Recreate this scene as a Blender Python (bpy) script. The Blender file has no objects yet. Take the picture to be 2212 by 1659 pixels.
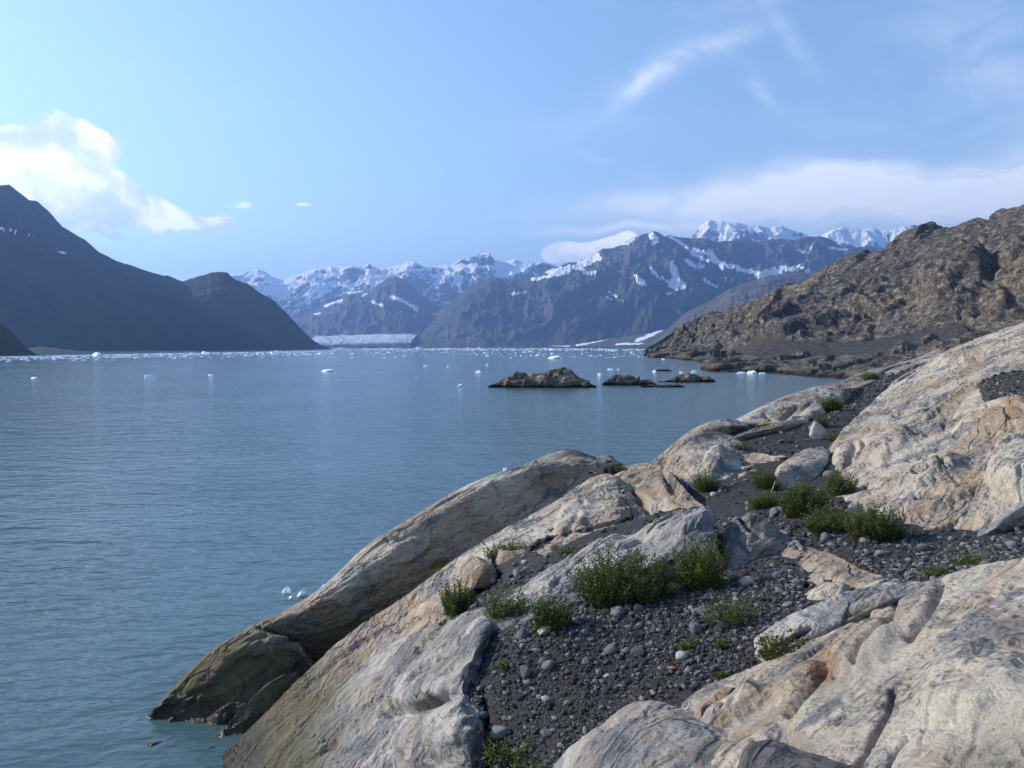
import bpy, math, random
import numpy as np
from mathutils import Vector

# ------------------------------------------------------------------ camera, sky, sun, exposure
scene = bpy.context.scene
col = scene.collection
H = 8.0                                   # eye height above the fjord
FX = 1728.1                               # focal length in the units used for tracing (2212 wide)
PITCH = math.atan((829.5 - 750.0) / FX)
cam_d = bpy.data.cameras.new('camera'); cam = bpy.data.objects.new('camera', cam_d); col.objects.link(cam)
cam.location = (0, 0, H); cam.rotation_euler = (math.pi / 2 - PITCH, 0, 0)
cam_d.sensor_width = 36.0; cam_d.lens = 36.0 * FX / 2212.0
cam_d.clip_start = 0.05; cam_d.clip_end = 90000.0
scene.camera = cam

SUN_AZ = math.radians(-72.0)              # left of the view direction (+Y)
SUN_EL = math.radians(27.0)
sun_dir = Vector((math.sin(SUN_AZ) * math.cos(SUN_EL), math.cos(SUN_AZ) * math.cos(SUN_EL), math.sin(SUN_EL)))
sun_d = bpy.data.lights.new('sun', 'SUN'); sun_d.energy = 4.2; sun_d.angle = math.radians(0.53)
sun_d.color = (1.0, 0.93, 0.82)
sun = bpy.data.objects.new('sun', sun_d); col.objects.link(sun)
sun.rotation_euler = (-sun_dir).to_track_quat('-Z', 'Y').to_euler()
sun.location = (-60, 25, 60)

SKY_STRENGTH = 0.145
HAZE_DENSITY = 9.3e-5
world = bpy.data.worlds.new('World'); scene.world = world; world.use_nodes = True
scene.view_settings.view_transform = 'Standard'; scene.view_settings.look = 'None'
scene.view_settings.gamma = 1.0; scene.view_settings.use_curve_mapping = False
scene.view_settings.exposure = 0.74
scene.cycles.use_denoising = True
scene.cycles.max_bounces = 6; scene.cycles.diffuse_bounces = 3; scene.cycles.glossy_bounces = 3
scene.cycles.transmission_bounces = 3; scene.cycles.volume_bounces = 0; scene.cycles.transparent_max_bounces = 8


# ------------------------------------------------------------------ node helper
class NT:
    def __init__(s, tree):
        s.t = tree; tree.nodes.clear()
    def n(s, kind, _props=None, **ins):
        nd = s.t.nodes.new(kind)
        for k, v in (_props or {}).items(): setattr(nd, k, v)
        for k, v in ins.items(): s.set(nd, k, v)
        return nd
    def set(s, nd, k, v):
        key = int(k[1:]) if k[0] == 'i' and k[1:].isdigit() else k.replace('_', ' ')
        sock = nd.inputs[key]
        if isinstance(v, bpy.types.Node): v = v.outputs[0]
        if isinstance(v, bpy.types.NodeSocket): s.t.links.new(v, sock)
        else: sock.default_value = v
    def m(s, op, a, b=0.0, c=0.0, clamp=False):
        nd = s.t.nodes.new('ShaderNodeMath'); nd.operation = op; nd.use_clamp = clamp
        for i, v in enumerate((a, b, c)): s.set(nd, 'i%d' % i, v)
        return nd.outputs[0]
    def vm(s, op, a, b=(0, 0, 0)):
        nd = s.t.nodes.new('ShaderNodeVectorMath'); nd.operation = op
        s.set(nd, 'i0', a); s.set(nd, 'i1', b)
        return nd.outputs[0]
    def ss(s, x, lo, hi):                  # smoothstep
        nd = s.n('ShaderNodeMapRange', {'interpolation_type': 'SMOOTHSTEP'})
        s.set(nd, 'Value', x); s.set(nd, 'From_Min', lo); s.set(nd, 'From_Max', hi)
        return nd.outputs[0]
    def mix(s, f, a, b, blend='MIX'):
        nd = s.n('ShaderNodeMix', {'data_type': 'RGBA', 'blend_type': blend})
        def c(v): return (*v, 1.0) if isinstance(v, tuple) and len(v) == 3 else v
        s.set(nd, 'i0', f); s.set(nd, 'i6', c(a)); s.set(nd, 'i7', c(b))
        return nd.outputs[2]
    def noise(s, vec, scale, detail=4.0, rough=0.55, dist=0.0, ridged=False):
        nd = s.n('ShaderNodeTexNoise', {'noise_type': 'RIDGED_MULTIFRACTAL' if ridged else 'FBM'})
        if ridged: nd.normalize = True
        s.set(nd, 'Vector', vec); s.set(nd, 'Scale', scale); s.set(nd, 'Detail', detail)
        s.set(nd, 'Roughness', rough); s.set(nd, 'Distortion', dist)
        return nd.outputs[0]


# ------------------------------------------------------------------ sky
w = NT(world.node_tree)
sky = w.n('ShaderNodeTexSky', {'sky_type': 'NISHITA', 'sun_disc': False, 'sun_elevation': SUN_EL,
                               'sun_rotation': SUN_AZ, 'altitude': 10.0, 'air_density': 1.0,
                               'dust_density': 0.35, 'ozone_density': 2.0})
tc = w.n('ShaderNodeTexCoord'); dvec = tc.outputs['Generated']
sep = w.n('ShaderNodeSeparateXYZ', Vector=dvec)
az = w.m('ARCTAN2', sep.outputs[0], sep.outputs[1])
el = w.m('ARCSINE', sep.outputs[2])
def azel(X, Y):
    a = math.atan((X - 1106) / FX); return a, math.atan((750 - Y) / FX * math.cos(a))
# warped sky coordinates
cv = w.n('ShaderNodeCombineXYZ', X=az, Y=el, Z=0.0).outputs[0]
wn = w.n('ShaderNodeTexNoise', None, Vector=cv, Scale=9.0, Detail=3.0)
warp = w.vm('SCALE', w.vm('SUBTRACT', wn.outputs['Color'], (0.5, 0.5, 0.5)))
warp.node.inputs[3].default_value = 0.055
cw = w.vm('ADD', cv, warp)
sepw = w.n('ShaderNodeSeparateXYZ', Vector=cw); wa, we = sepw.outputs[0], sepw.outputs[1]
def blob(X, Y, rx, ry, ang=0.0, gain=1.0, src=(wa, we)):
    a, e = azel(X, Y); rx /= FX; ry /= FX
    dx = w.m('SUBTRACT', src[0], a); dy = w.m('SUBTRACT', src[1], e)
    c, s_ = math.cos(math.radians(ang)), math.sin(math.radians(ang))
    u = w.m('ADD', w.m('MULTIPLY', dx, c / rx), w.m('MULTIPLY', dy, s_ / rx))
    v = w.m('ADD', w.m('MULTIPLY', dx, -s_ / ry), w.m('MULTIPLY', dy, c / ry))
    r2 = w.m('ADD', w.m('MULTIPLY', u, u), w.m('MULTIPLY', v, v))
    return w.m('MULTIPLY', w.m('EXPONENT', w.m('MULTIPLY', r2, -1.0)), gain)
def total(lst):
    t = lst[0]
    for b in lst[1:]: t = w.m('ADD', t, b)
    return t
# cumulus hanging on the left mountain
cum = total([blob(150, 300, 62, 40, 0, .9), blob(215, 322, 62, 38, -20, .9), blob(95, 335, 80, 48, 0, .9), blob(30, 368, 85, 52, 0, .9), blob(120, 400, 110, 48, -25, .9), blob(190, 440, 100, 40, -15, .8),
             blob(-160, 380, 150, 80, 0, 1.0), blob(-420, 330, 160, 60, 0, .8), blob(300, 447, 80, 26, -8, .95), blob(370, 458, 85, 21, -4, 1.0), blob(455, 465, 65, 13, -12, .95),
             blob(545, 452, 28, 8, -10, .66), blob(235, 503, 90, 8, -10, .60), blob(30, 275, 30, 13, 0, .58), blob(672, 458, 22, 6, 0, .56), blob(230, 388, 50, 12, -12, .5),
             blob(1218, 553, 62, 22, 4, .9), blob(1275, 545, 60, 22, 8, .9), blob(1325, 536, 52, 18, 6, .8), blob(1360, 534, 36, 12, 0, .5)])
cn = w.noise(cw, 26.0, 7.0, 0.58)
cumd = w.ss(w.m('ADD', cum, w.m('MULTIPLY', w.m('SUBTRACT', cn, 0.5), 1.5)), 0.40, 0.76)
# cirrus, thin and fibrous
fib = w.n('ShaderNodeMapping', None, Vector=cw, Scale=(6.0, 26.0, 1.0), Rotation=(0, 0, math.radians(8)))
fibn = w.noise(fib.outputs[0], 1.0, 6.0, 0.62, 0.6)
fib2 = w.n('ShaderNodeMapping', None, Vector=cw, Scale=(7.0, 20.0, 1.0), Rotation=(0, 0, math.radians(-28)))
fibn2 = w.noise(fib2.outputs[0], 1.0, 6.0, 0.62, 0.8)
bank = total([blob(1640, 428, 310, 38, 2, 1.6), blob(1820, 398, 130, 32, 0, 1.1), blob(2080, 440, 300, 48, 2, 1.35),
              blob(2300, 350, 190, 75, 20, .5), blob(1370, 496, 210, 11, 2, .9), blob(2700, 420, 380, 60, 0, .6)])
bankd = w.m('MULTIPLY', bank, w.ss(fibn, 0.12, 0.68))
wisps = total([blob(1465, 138, 120, 22, 17, .55), blob(1375, 185, 65, 18, 42, .35), blob(1705, 100, 70, 16, -55, .24),
               blob(1625, 205, 60, 14, -50, .26), blob(2110, 135, 150, 80, -25, .30), blob(1590, 10, 100, 24, 10, .22),
               blob(1240, 290, 160, 40, 10, .14), blob(1330, 360, 130, 14, -18, .16), blob(1850, 280, 330, 40, 0, .10)])
wispd = w.m('MULTIPLY', wisps, w.ss(fibn2, 0.25, 0.70))
veil = w.m('MULTIPLY', w.ss(w.noise(fib.outputs[0], 0.35, 4.0), 0.52, 0.85), 0.08)
cird = w.m('MINIMUM', w.m('ADD', w.m('ADD', bankd, wispd), veil), 0.92)
skyb = w.n('ShaderNodeBackground', None, Color=sky.outputs[0], Strength=SKY_STRENGTH)
shade = w.ss(w.noise(w.vm('ADD', cw, (0.012, 0.02, 0.3)), 15.0, 6.0, 0.6), 0.36, 0.60)
cumc = w.mix(shade, (0.50, 0.56, 0.66), (0.99, 0.98, 0.96))
cirb = w.n('ShaderNodeBackground', None, Color=(0.86, 0.90, 0.95, 1), Strength=1.0)
cumb = w.n('ShaderNodeBackground', None, Color=cumc, Strength=1.25)
m1 = w.n('ShaderNodeMixShader', None, i0=cird, i1=skyb, i2=cirb)
m2 = w.n('ShaderNodeMixShader', None, i0=cumd, i1=m1, i2=cumb)
w.n('ShaderNodeOutputWorld', None, Surface=m2)


# ------------------------------------------------------------------ geometry helpers
def ray(X, Y):
    X = np.asarray(X, float); Y = np.asarray(Y, float)
    a = (X - 1106) / FX; b = (829.5 - Y) / FX
    dy = math.cos(PITCH) + b * math.sin(PITCH); dz = -math.sin(PITCH) + b * math.cos(PITCH)
    return a / dy, dz / dy
def P(X, Y, d):
    rx, rz = ray(X, Y); d = np.asarray(d, float)
    return np.stack([rx * d, d + 0 * rx, H + rz * d], -1)
def proj(p):
    r = p - np.array([0, 0, H])
    zc = np.maximum(r[..., 1] * math.cos(PITCH) - r[..., 2] * math.sin(PITCH), .01)
    yc = r[..., 1] * math.sin(PITCH) + r[..., 2] * math.cos(PITCH)
    return 1106 + FX * r[..., 0] / zc, 829.5 - FX * yc / zc
def water_d(X, Y):
    return -H / ray(X, Y)[1]

def perlin(p, seed=0):
    p = np.asarray(p, np.float32); fl = np.floor(p); f = p - fl; i = fl.astype(np.int64)
    u = f * f * f * (f * (f * 6 - 15) + 10)
    out = None; acc = np.zeros(p.shape[:-1], np.float32)
    for cx in (0, 1):
        wx = u[..., 0] if cx else 1 - u[..., 0]
        for cy in (0, 1):
            wy = u[..., 1] if cy else 1 - u[..., 1]
            for cz in (0, 1):
                wz = u[..., 2] if cz else 1 - u[..., 2]
                h = ((i[..., 0] + cx) * 374761393 + (i[..., 1] + cy) * 668265263 + (i[..., 2] + cz) * 1440662683 + seed * 97561111) & 0xffffffff
                h = ((h ^ (h >> 13)) * 1274126177) & 0xffffffff
                h = ((h ^ (h >> 15)) * 2246822519) & 0xffffffff
                h ^= h >> 16
                gx = (h & 1023).astype(np.float32) / 511.5 - 1; gy = ((h >> 10) & 1023).astype(np.float32) / 511.5 - 1
                gz = ((h >> 20) & 1023).astype(np.float32) / 511.5 - 1
                acc += wx * wy * wz * (gx * (f[..., 0] - cx) + gy * (f[..., 1] - cy) + gz * (f[..., 2] - cz))
    return acc * 1.25
def fbm(p, oct=4, seed=0, gain=.5, lac=2.03):
    s = 0; a = 1; t = 0; p = np.asarray(p, np.float32)
    for k in range(oct):
        s = s + a * perlin(p, seed + k * 17); t += a; a *= gain; p = p * lac + 3.7
    return s / t
def ridged(p, oct=4, seed=0, gain=.55, lac=2.1):
    s = 0; a = 1; t = 0; p = np.asarray(p, np.float32)
    for k in range(oct):
        n = 1 - np.abs(perlin(p, seed + k * 13)) * 2; s = s + a * n * np.abs(n); t += a; a *= gain; p = p * lac + 5.1
    return s / t
def sstep(x, lo, hi):
    t = np.clip((x - lo) / (hi - lo), 0, 1); return t * t * (3 - 2 * t)

def polydist(X, Y, pts):
    d = np.full(np.shape(X), 1e9)
    for (x0, y0), (x1, y1) in zip(pts[:-1], pts[1:]):
        dx, dy = x1 - x0, y1 - y0; L = dx * dx + dy * dy + 1e-9
        t = np.clip(((X - x0) * dx + (Y - y0) * dy) / L, 0, 1)
        d = np.minimum(d, np.hypot(X - x0 - t * dx, Y - y0 - t * dy))
    return d
def inpoly(X, Y, pts):
    c = np.zeros(np.shape(X), bool); n = len(pts)
    for k in range(n):
        x0, y0 = pts[k]; x1, y1 = pts[(k + 1) % n]
        if y0 == y1: continue
        c ^= ((y0 > Y) != (y1 > Y)) & (X < (x1 - x0) * (Y - y0) / (y1 - y0) + x0)
    return c

def cat(C, n):                             # Catmull-Rom resample of C (m, ...) to n samples
    m = len(C)
    if m == 2: 
        t = np.linspace(0, 1, n).reshape((-1,) + (1,) * (C.ndim - 1)); return C[0] * (1 - t) + C[1] * t
    t = np.linspace(0, m - 1 - 1e-6, n); i = t.astype(int); f = (t - i).reshape((-1,) + (1,) * (C.ndim - 1))
    Ce = np.concatenate([2 * C[:1] - C[1:2], C, 2 * C[-1:] - C[-2:-1]])
    p0, p1, p2, p3 = Ce[i], Ce[i + 1], Ce[i + 2], Ce[i + 3]
    return .5 * (2 * p1 + (p2 - p0) * f + (2 * p0 - 5 * p1 + 4 * p2 - p3) * f * f + (3 * p1 - p0 - 3 * p2 + p3) * f ** 3)
def lin(C, n):
    m = len(C); t = np.linspace(0, m - 1 - 1e-6, n); i = t.astype(int); f = (t - i)[:, None]
    return C[i] * (1 - f) + C[i + 1] * f
def gnormals(G):
    du = np.gradient(G, axis=0); dv = np.gradient(G, axis=1)
    n = np.cross(du, dv); return n / (np.linalg.norm(n, axis=-1, keepdims=True) + 1e-12)

def make_mesh(name, V, F, mat, attrs=None, smooth=True, origin=None):
    V = np.asarray(V, float).reshape(-1, 3)
    if origin is None: origin = np.zeros(3)
    F = np.asarray(F); k = F.shape[1]
    me = bpy.data.meshes.new(name)
    me.vertices.add(len(V)); me.vertices.foreach_set('co', (V - origin).astype(np.float32).ravel())
    me.loops.add(F.size); me.loops.foreach_set('vertex_index', F.astype(np.int32).ravel())
    me.polygons.add(len(F)); me.polygons.foreach_set('loop_start', np.arange(0, F.size, k, dtype=np.int32))
    me.polygons.foreach_set('use_smooth', np.full(len(F), smooth))
    for an, av in (attrs or {}).items():
        a = me.attributes.new(an, 'FLOAT', 'POINT'); a.data.foreach_set('value', np.asarray(av, np.float32).ravel())
    me.update(calc_edges=True); me.validate()
    if mat: me.materials.append(mat)
    o = bpy.data.objects.new(name, me); o.location = origin; col.objects.link(o)
    return o
def grid_faces(nu, nv):
    i = np.arange(nu * nv).reshape(nu, nv)
    return np.stack([i[:-1, :-1], i[1:, :-1], i[1:, 1:], i[:-1, 1:]], -1).reshape(-1, 4)
def tag(o, label=None, cat_=None, group=None, kind=None):
    if label: o['label'] = label
    if cat_: o['category'] = cat_
    if group: o['group'] = group
    if kind: o['kind'] = kind
    return o
def material(name):
    m = bpy.data.materials.new(name); m.use_nodes = True
    return m, NT(m.node_tree)
def attr(t, name): return t.n('ShaderNodeAttribute', {'attribute_name': name}).outputs['Fac']

# strike of the rock: the slabs run up and away to the right
SV = np.array([.72, .66, .20]); SV /= np.linalg.norm(SV)
TV = np.array([.68, -.73, .0]); TV -= SV * TV.dot(SV); TV /= np.linalg.norm(TV)
WV = np.cross(SV, TV)
def strike(p): return np.stack([p @ SV, p @ TV, p @ WV], -1)
def strike_nodes(t, stretch=0.3):
    pos = t.n('ShaderNodeNewGeometry').outputs['Position']
    def dot(v):
        nd = t.t.nodes.new('ShaderNodeVectorMath'); nd.operation = 'DOT_PRODUCT'; t.set(nd, 'i0', pos); nd.inputs[1].default_value = tuple(v)
        return nd.outputs['Value']
    return pos, t.n('ShaderNodeCombineXYZ', None, X=t.m('MULTIPLY', dot(SV), stretch), Y=dot(TV), Z=dot(WV)).outputs[0]


# ------------------------------------------------------------------ materials
def rock_material(name, pal, fine=1.0, stainy=1.0, dark=0.5, grey=0.5):
    m, t = material(name)
    pos, sv = strike_nodes(t, .36)
    cream, tan, greyc, orange, darkc = pal
    n1 = t.noise(sv, .75, 5, .6, .4); n2 = t.noise(sv, 2.6, 7, .68, .5); n3 = t.noise(pos, .9, 5, .6)
    n4 = t.noise(sv, 11.0, 6, .72); n5 = t.noise(pos, 46.0, 5, .75); n6 = t.noise(pos, 5.0, 6, .7, .3)
    c = t.mix(t.ss(t.m('ADD', n1, t.m('MULTIPLY', t.m('SUBTRACT', n6, .5), .35)), .40, .58), cream, tan)
    c = t.mix(t.m('MULTIPLY', t.ss(t.m('ADD', n2, t.m('MULTIPLY', t.m('SUBTRACT', n6, .5), .4)), .50, .64), .85), c, tuple(min(1, x * 1.22) for x in cream))
    c = t.mix(t.m('MULTIPLY', t.ss(t.m('ADD', n3, t.m('MULTIPLY', t.m('SUBTRACT', n2, .5), .9)), .60 - .2 * grey, .74 - .2 * grey), .9), c, greyc)
    st = t.m('MULTIPLY', t.ss(t.m('ADD', t.m('ADD', t.noise(sv, 1.9, 7, .7, .8), t.m('MULTIPLY', t.m('SUBTRACT', n6, .5), .5)), t.m('MULTIPLY', attr(t, 'stain'), .24)), .60, .86), .75 * stainy, clamp=True)
    c = t.mix(st, c, orange)
    # dark flecks and streaks of lichen along the foliation
    sp = t.m('MULTIPLY', t.ss(t.m('ADD', n4, t.m('MULTIPLY', t.m('SUBTRACT', n3, .5), .6)), .555, .65), dark); c = t.mix(sp, c, darkc)
    sp2 = t.m('MULTIPLY', t.ss(t.m('ADD', n5, t.m('MULTIPLY', t.m('SUBTRACT', n6, .5), .9)), .555, .64), dark)
    c = t.mix(sp2, c, tuple(x * .9 for x in darkc))
    c = t.mix(.85, c, t.mix(t.ss(t.m('ADD', t.m('MULTIPLY', n5, .5), t.m('MULTIPLY', n6, .5)), .39, .61), (.60, .60, .62), (1.24, 1.22, 1.18)), 'MULTIPLY')
    # darker areas placed per outcrop by a broad attribute, broken up by noise
    c = t.mix(t.m('MULTIPLY', attr(t, 'greyness'), t.ss(t.m('ADD', n2, t.m('MULTIPLY', n6, .6)), .60, .90), clamp=True), c, darkc)
    # weed and black lichen of the tide zone
    z = t.n('ShaderNodeSeparateXYZ', None, Vector=pos).outputs[2]
    zz = t.m('ADD', z, t.m('MULTIPLY', t.m('SUBTRACT', n3, .5), 1.7))
    tide = t.ss(zz, 2.0, .9)
    c = t.mix(t.m('MULTIPLY', tide, .86), c, t.mix(t.ss(n2, .40, .62), (.070, .058, .036), (.092, .086, .030)))
    wet = t.ss(zz, .55, .15)
    c = t.mix(t.m('MULTIPLY', wet, .75), c, (.020, .016, .009))
    b = t.n('ShaderNodeBsdfPrincipled', None, Base_Color=c, Roughness=t.m('SUBTRACT', .88, t.m('MULTIPLY', wet, .5)), Specular_IOR_Level=.22)
    # joints: thin stretched cracks
    cd = t.n('ShaderNodeVectorMath', {'operation': 'ADD'}, i0=sv, i1=t.vm('SCALE', t.n('ShaderNodeTexNoise', None, Vector=sv, Scale=1.6, Detail=3.0).outputs['Color']))
    cd.inputs[1].links[0].from_node.inputs[3].default_value = .7
    vo = t.n('ShaderNodeTexVoronoi', {'feature': 'DISTANCE_TO_EDGE'}, Vector=cd.outputs[0], Scale=1.15)
    joint = t.m('MULTIPLY', t.ss(vo.outputs['Distance'], .035, .0), t.ss(n1, .44, .60))
    hgt = t.m('ADD', t.m('ADD', t.m('MULTIPLY', n2, .022), t.m('MULTIPLY', n4, .018)), t.m('ADD', t.m('MULTIPLY', n5, .016), t.m('MULTIPLY', n6, .058)))
    vb = t.n('ShaderNodeTexVoronoi', {'feature': 'F1', 'distance': 'MANHATTAN'}, Vector=t.vm('ADD', sv, t.n('ShaderNodeTexNoise', None, Vector=pos, Scale=3.0, Detail=3.0).outputs['Color']), Scale=3.2)
    hgt = t.m('ADD', hgt, t.m('MULTIPLY', t.m('MULTIPLY', vb.outputs['Distance'], t.ss(n3, .36, .58)), .085))
    hgt = t.m('SUBTRACT', hgt, t.m('MULTIPLY', joint, .055))
    bp = t.n('ShaderNodeBump', None, Height=hgt, Distance=1.0, Strength=1.0 * fine)
    t.set(b, 'Normal', bp)
    t.n('ShaderNodeOutputMaterial', None, Surface=b)
    return m
PALE = ((.485, .437, .350), (.345, .268, .192), (.220, .222, .224), (.34, .178, .078), (.062, .058, .053))
GREY = ((.450, .428, .388), (.310, .272, .224), (.205, .210, .220), (.31, .172, .082), (.058, .057, .058))
DARK = ((.20, .185, .165), (.16, .14, .115), (.12, .12, .125), (.2, .11, .06), (.045, .043, .042))
M_pale = rock_material('pale_rock', PALE, 1.0, 1.0, .55, .45)
M_grey = rock_material('grey_rock', GREY, 1.0, .8, .6, .8)
M_dark = rock_material('dark_rock', DARK, 1.2, .5, .9, .9)

def terrain_material(name, a, b, c_, scale, snow=(.88, .90, .93), bump=1.0, green=None):
    m, t = material(name)
    pos = t.n('ShaderNodeNewGeometry').outputs['Position']
    n1 = t.noise(pos, scale, 6, .62, .4); n2 = t.noise(pos, scale * 5.3, 6, .65); n3 = t.noise(pos, scale * .31, 4, .5)
    c = t.mix(t.ss(n1, .36, .64), a, b); c = t.mix(t.m('MULTIPLY', t.ss(n2, .5, .7), .7), c, c_)
    if green: c = t.mix(t.m('MULTIPLY', attr(t, 'veg'), t.ss(t.m('ADD', n3, t.m('MULTIPLY', n2, .4)), .45, .8), clamp=True), c, green)
    c = t.mix(attr(t, 'tint'), c, t.mix(n2, tuple(x * .55 for x in c_), c_))
    sn = attr(t, 'snow')
    sm = t.ss(t.m('ADD', sn, t.m('MULTIPLY', t.m('SUBTRACT', n2, .5), .5)), .42, .58)
    c = t.mix(sm, c, snow)
    bs = t.n('ShaderNodeBsdfPrincipled', None, Base_Color=c, Roughness=.9, Specular_IOR_Level=.15)
    hg = t.m('ADD', n1, t.m('MULTIPLY', n2, .35))
    t.set(bs, 'Normal', t.n('ShaderNodeBump', None, Height=hg, Distance=.35 / scale, Strength=bump))
    t.n('ShaderNodeOutputMaterial', None, Surface=bs)
    return m
M_mount = terrain_material('mountain_rock', (.062, .060, .052), (.115, .105, .092), (.15, .135, .12), .006, green=(.045, .062, .028), bump=.5)
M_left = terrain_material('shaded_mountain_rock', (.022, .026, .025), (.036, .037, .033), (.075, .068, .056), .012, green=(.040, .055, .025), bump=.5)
M_snowm = terrain_material('snow_mountain_rock', (.085, .085, .088), (.12, .12, .12), (.16, .155, .15), .004, bump=.45)
M_head = terrain_material('headland_rock', (.070, .062, .050), (.165, .132, .096), (.27, .215, .155), .045, bump=.9, green=(.06, .075, .03))
M_isle = terrain_material('islet_rock', (.10, .088, .068), (.20, .17, .125), (.30, .26, .20), .22, bump=.9)

def glacier_material():
    m, t = material('glacier_ice')
    pos = t.n('ShaderNodeNewGeometry').outputs['Position']
    n1 = t.noise(pos, .012, 6, .65, .5); n2 = t.noise(pos, .06, 5, .7)
    c = t.mix(t.ss(n1, .35, .65), (.42, .48, .55), (.66, .71, .76))
    c = t.mix(t.ss(t.m('ADD', attr(t, 'moraine'), t.m('MULTIPLY', t.m('SUBTRACT', n2, .5), .8)), .4, .75), c, (.20, .20, .21))
    b = t.n('ShaderNodeBsdfPrincipled', None, Base_Color=c, Roughness=.8)
    t.set(b, 'Normal', t.n('ShaderNodeBump', None, Height=n2, Distance=6.0, Strength=.8))
    t.n('ShaderNodeOutputMaterial', None, Surface=b); return m
M_glacier = glacier_material()

def ice_material():
    m, t = material('drift_ice')
    pos = t.n('ShaderNodeNewGeometry').outputs['Position']
    n = t.noise(pos, 1.3, 4, .6)
    c = t.mix(t.ss(n, .4, .7), (.82, .88, .92), (.60, .76, .86))
    b = t.n('ShaderNodeBsdfPrincipled', None, Base_Color=c, Roughness=.38, Subsurface_Weight=.15, Subsurface_Radius=(.3, .5, .6))
    t.set(b, 'Normal', t.n('ShaderNodeBump', None, Height=t.noise(pos, 6.0, 4, .6), Distance=.1, Strength=.5))
    t.n('ShaderNodeOutputMaterial', None, Surface=b); return m
M_ice = ice_material()

def water_material():
    m, t = material('fjord_water')
    pos = t.n('ShaderNodeNewGeometry').outputs['Position']
    rot = t.n('ShaderNodeMapping', None, Vector=pos, Rotation=(0, 0, math.radians(-12)), Scale=(.62, 1.35, 1.0)).outputs[0]
    a = t.noise(rot, 1.55, 3, .5, .35); b_ = t.noise(rot, .42, 3, .5, .2); c_ = t.noise(rot, 5.2, 3, .55, .3)
    big = t.noise(pos, .018, 4, .6, .5)
    gust = t.m('ADD', .55, t.m('MULTIPLY', t.ss(big, .32, .68), .75))
    h = t.m('ADD', t.m('ADD', t.m('MULTIPLY', a, .13), t.m('MULTIPLY', b_, .26)), t.m('MULTIPLY', c_, .022))
    h = t.m('MULTIPLY', h, gust)
    silt = t.mix(t.ss(big, .3, .7), (.055, .108, .118), (.068, .125, .130))
    bs = t.n('ShaderNodeBsdfPrincipled', None, Base_Color=silt, Roughness=.12, IOR=1.333, Specular_IOR_Level=.5)
    t.set(bs, 'Normal', t.n('ShaderNodeBump', None, Height=h, Distance=1.0, Strength=.85))
    t.n('ShaderNodeOutputMaterial', None, Surface=bs); return m
M_water = water_material()

def gravel_material():
    m, t = material('gravel')
    pos = t.n('ShaderNodeNewGeometry').outputs['Position']
    vo = t.n('ShaderNodeTexVoronoi', None, Vector=pos, Scale=30.0)
    n = t.noise(pos, 1.2, 4, .6); n2 = t.noise(pos, 70.0, 4, .7)
    grey = t.n('ShaderNodeSeparateColor', None, Color=vo.outputs['Color']).outputs[0]
    c = t.mix(grey, (.020, .020, .021), (.055, .054, .053)); c = t.mix(t.m('MULTIPLY', t.ss(n, .4, .7), .5), c, (.028, .027, .025))
    c = t.mix(t.m('MULTIPLY', n2, .4), c, (.045, .044, .043))
    b = t.n('ShaderNodeBsdfPrincipled', None, Base_Color=c, Roughness=.9, Specular_IOR_Level=.2)
    hg = t.m('ADD', t.m('MULTIPLY', t.m('SUBTRACT', 1.0, vo.outputs['Distance']), .02), t.m('MULTIPLY', n2, .008))
    t.set(b, 'Normal', t.n('ShaderNodeBump', None, Height=hg, Distance=1.0, Strength=.9))
    t.n('ShaderNodeOutputMaterial', None, Surface=b); return m
M_gravel = gravel_material()

def stone_material(name, base, var, coarse=False):
    m, t = material(name)
    pos = t.n('ShaderNodeNewGeometry').outputs['Position']
    k = attr(t, 'shade')
    if not coarse: k = t.n('ShaderNodeObjectInfo').outputs['Random']
    n = t.noise(pos, 22.0, 4, .65)
    c = t.mix(k, base, var); c = t.mix(.6, c, t.mix(n, (.6, .6, .6), (1.35, 1.35, 1.35)), 'MULTIPLY')
    b = t.n('ShaderNodeBsdfPrincipled', None, Base_Color=c, Roughness=.85, Specular_IOR_Level=.25)
    t.set(b, 'Normal', t.n('ShaderNodeBump', None, Height=t.noise(pos, 60.0, 4, .7), Distance=.02, Strength=.5))
    t.n('ShaderNodeOutputMaterial', None, Surface=b); return m
M_stone = stone_material('grey_stone', (.060, .061, .063), (.19, .19, .186))
M_stones = stone_material('loose_gravel', (.026, .026, .027), (.21, .207, .20), True)
M_stone_pale = stone_material('pale_stone', (.33, .31, .27), (.42, .39, .34))
M_stone_orange = stone_material('orange_stone', (.36, .17, .075), (.36, .17, .075))
M_stone_slate = stone_material('slate_stone', (.12, .122, .128), (.15, .15, .155))

def leaf_material():
    m, t = material('leaves')
    k = attr(t, 'shade')
    c = t.mix(k, (.026, .054, .008), (.135, .175, .026))
    d = t.n('ShaderNodeBsdfPrincipled', None, Base_Color=c, Roughness=.5, Specular_IOR_Level=.35)
    tr = t.n('ShaderNodeBsdfTranslucent', None, Color=t.mix(.5, c, (.16, .20, .02)))
    t.n('ShaderNodeOutputMaterial', None, Surface=t.n('ShaderNodeMixShader', None, i0=.28, i1=d, i2=tr)); return m
M_leaf = leaf_material()
def plain(name, c, r=.85):
    m, t = material(name)
    pos = t.n('ShaderNodeNewGeometry').outputs['Position']
    cc = t.mix(t.noise(pos, 20.0, 3, .6), tuple(x * .7 for x in c), tuple(x * 1.25 for x in c))
    t.n('ShaderNodeOutputMaterial', None, Surface=t.n('ShaderNodeBsdfPrincipled', None, Base_Color=cc, Roughness=r)); return m
M_twig = plain('twig_bark', (.11, .075, .045))
M_moss = plain('dry_moss', (.22, .13, .03), .95)

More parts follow.
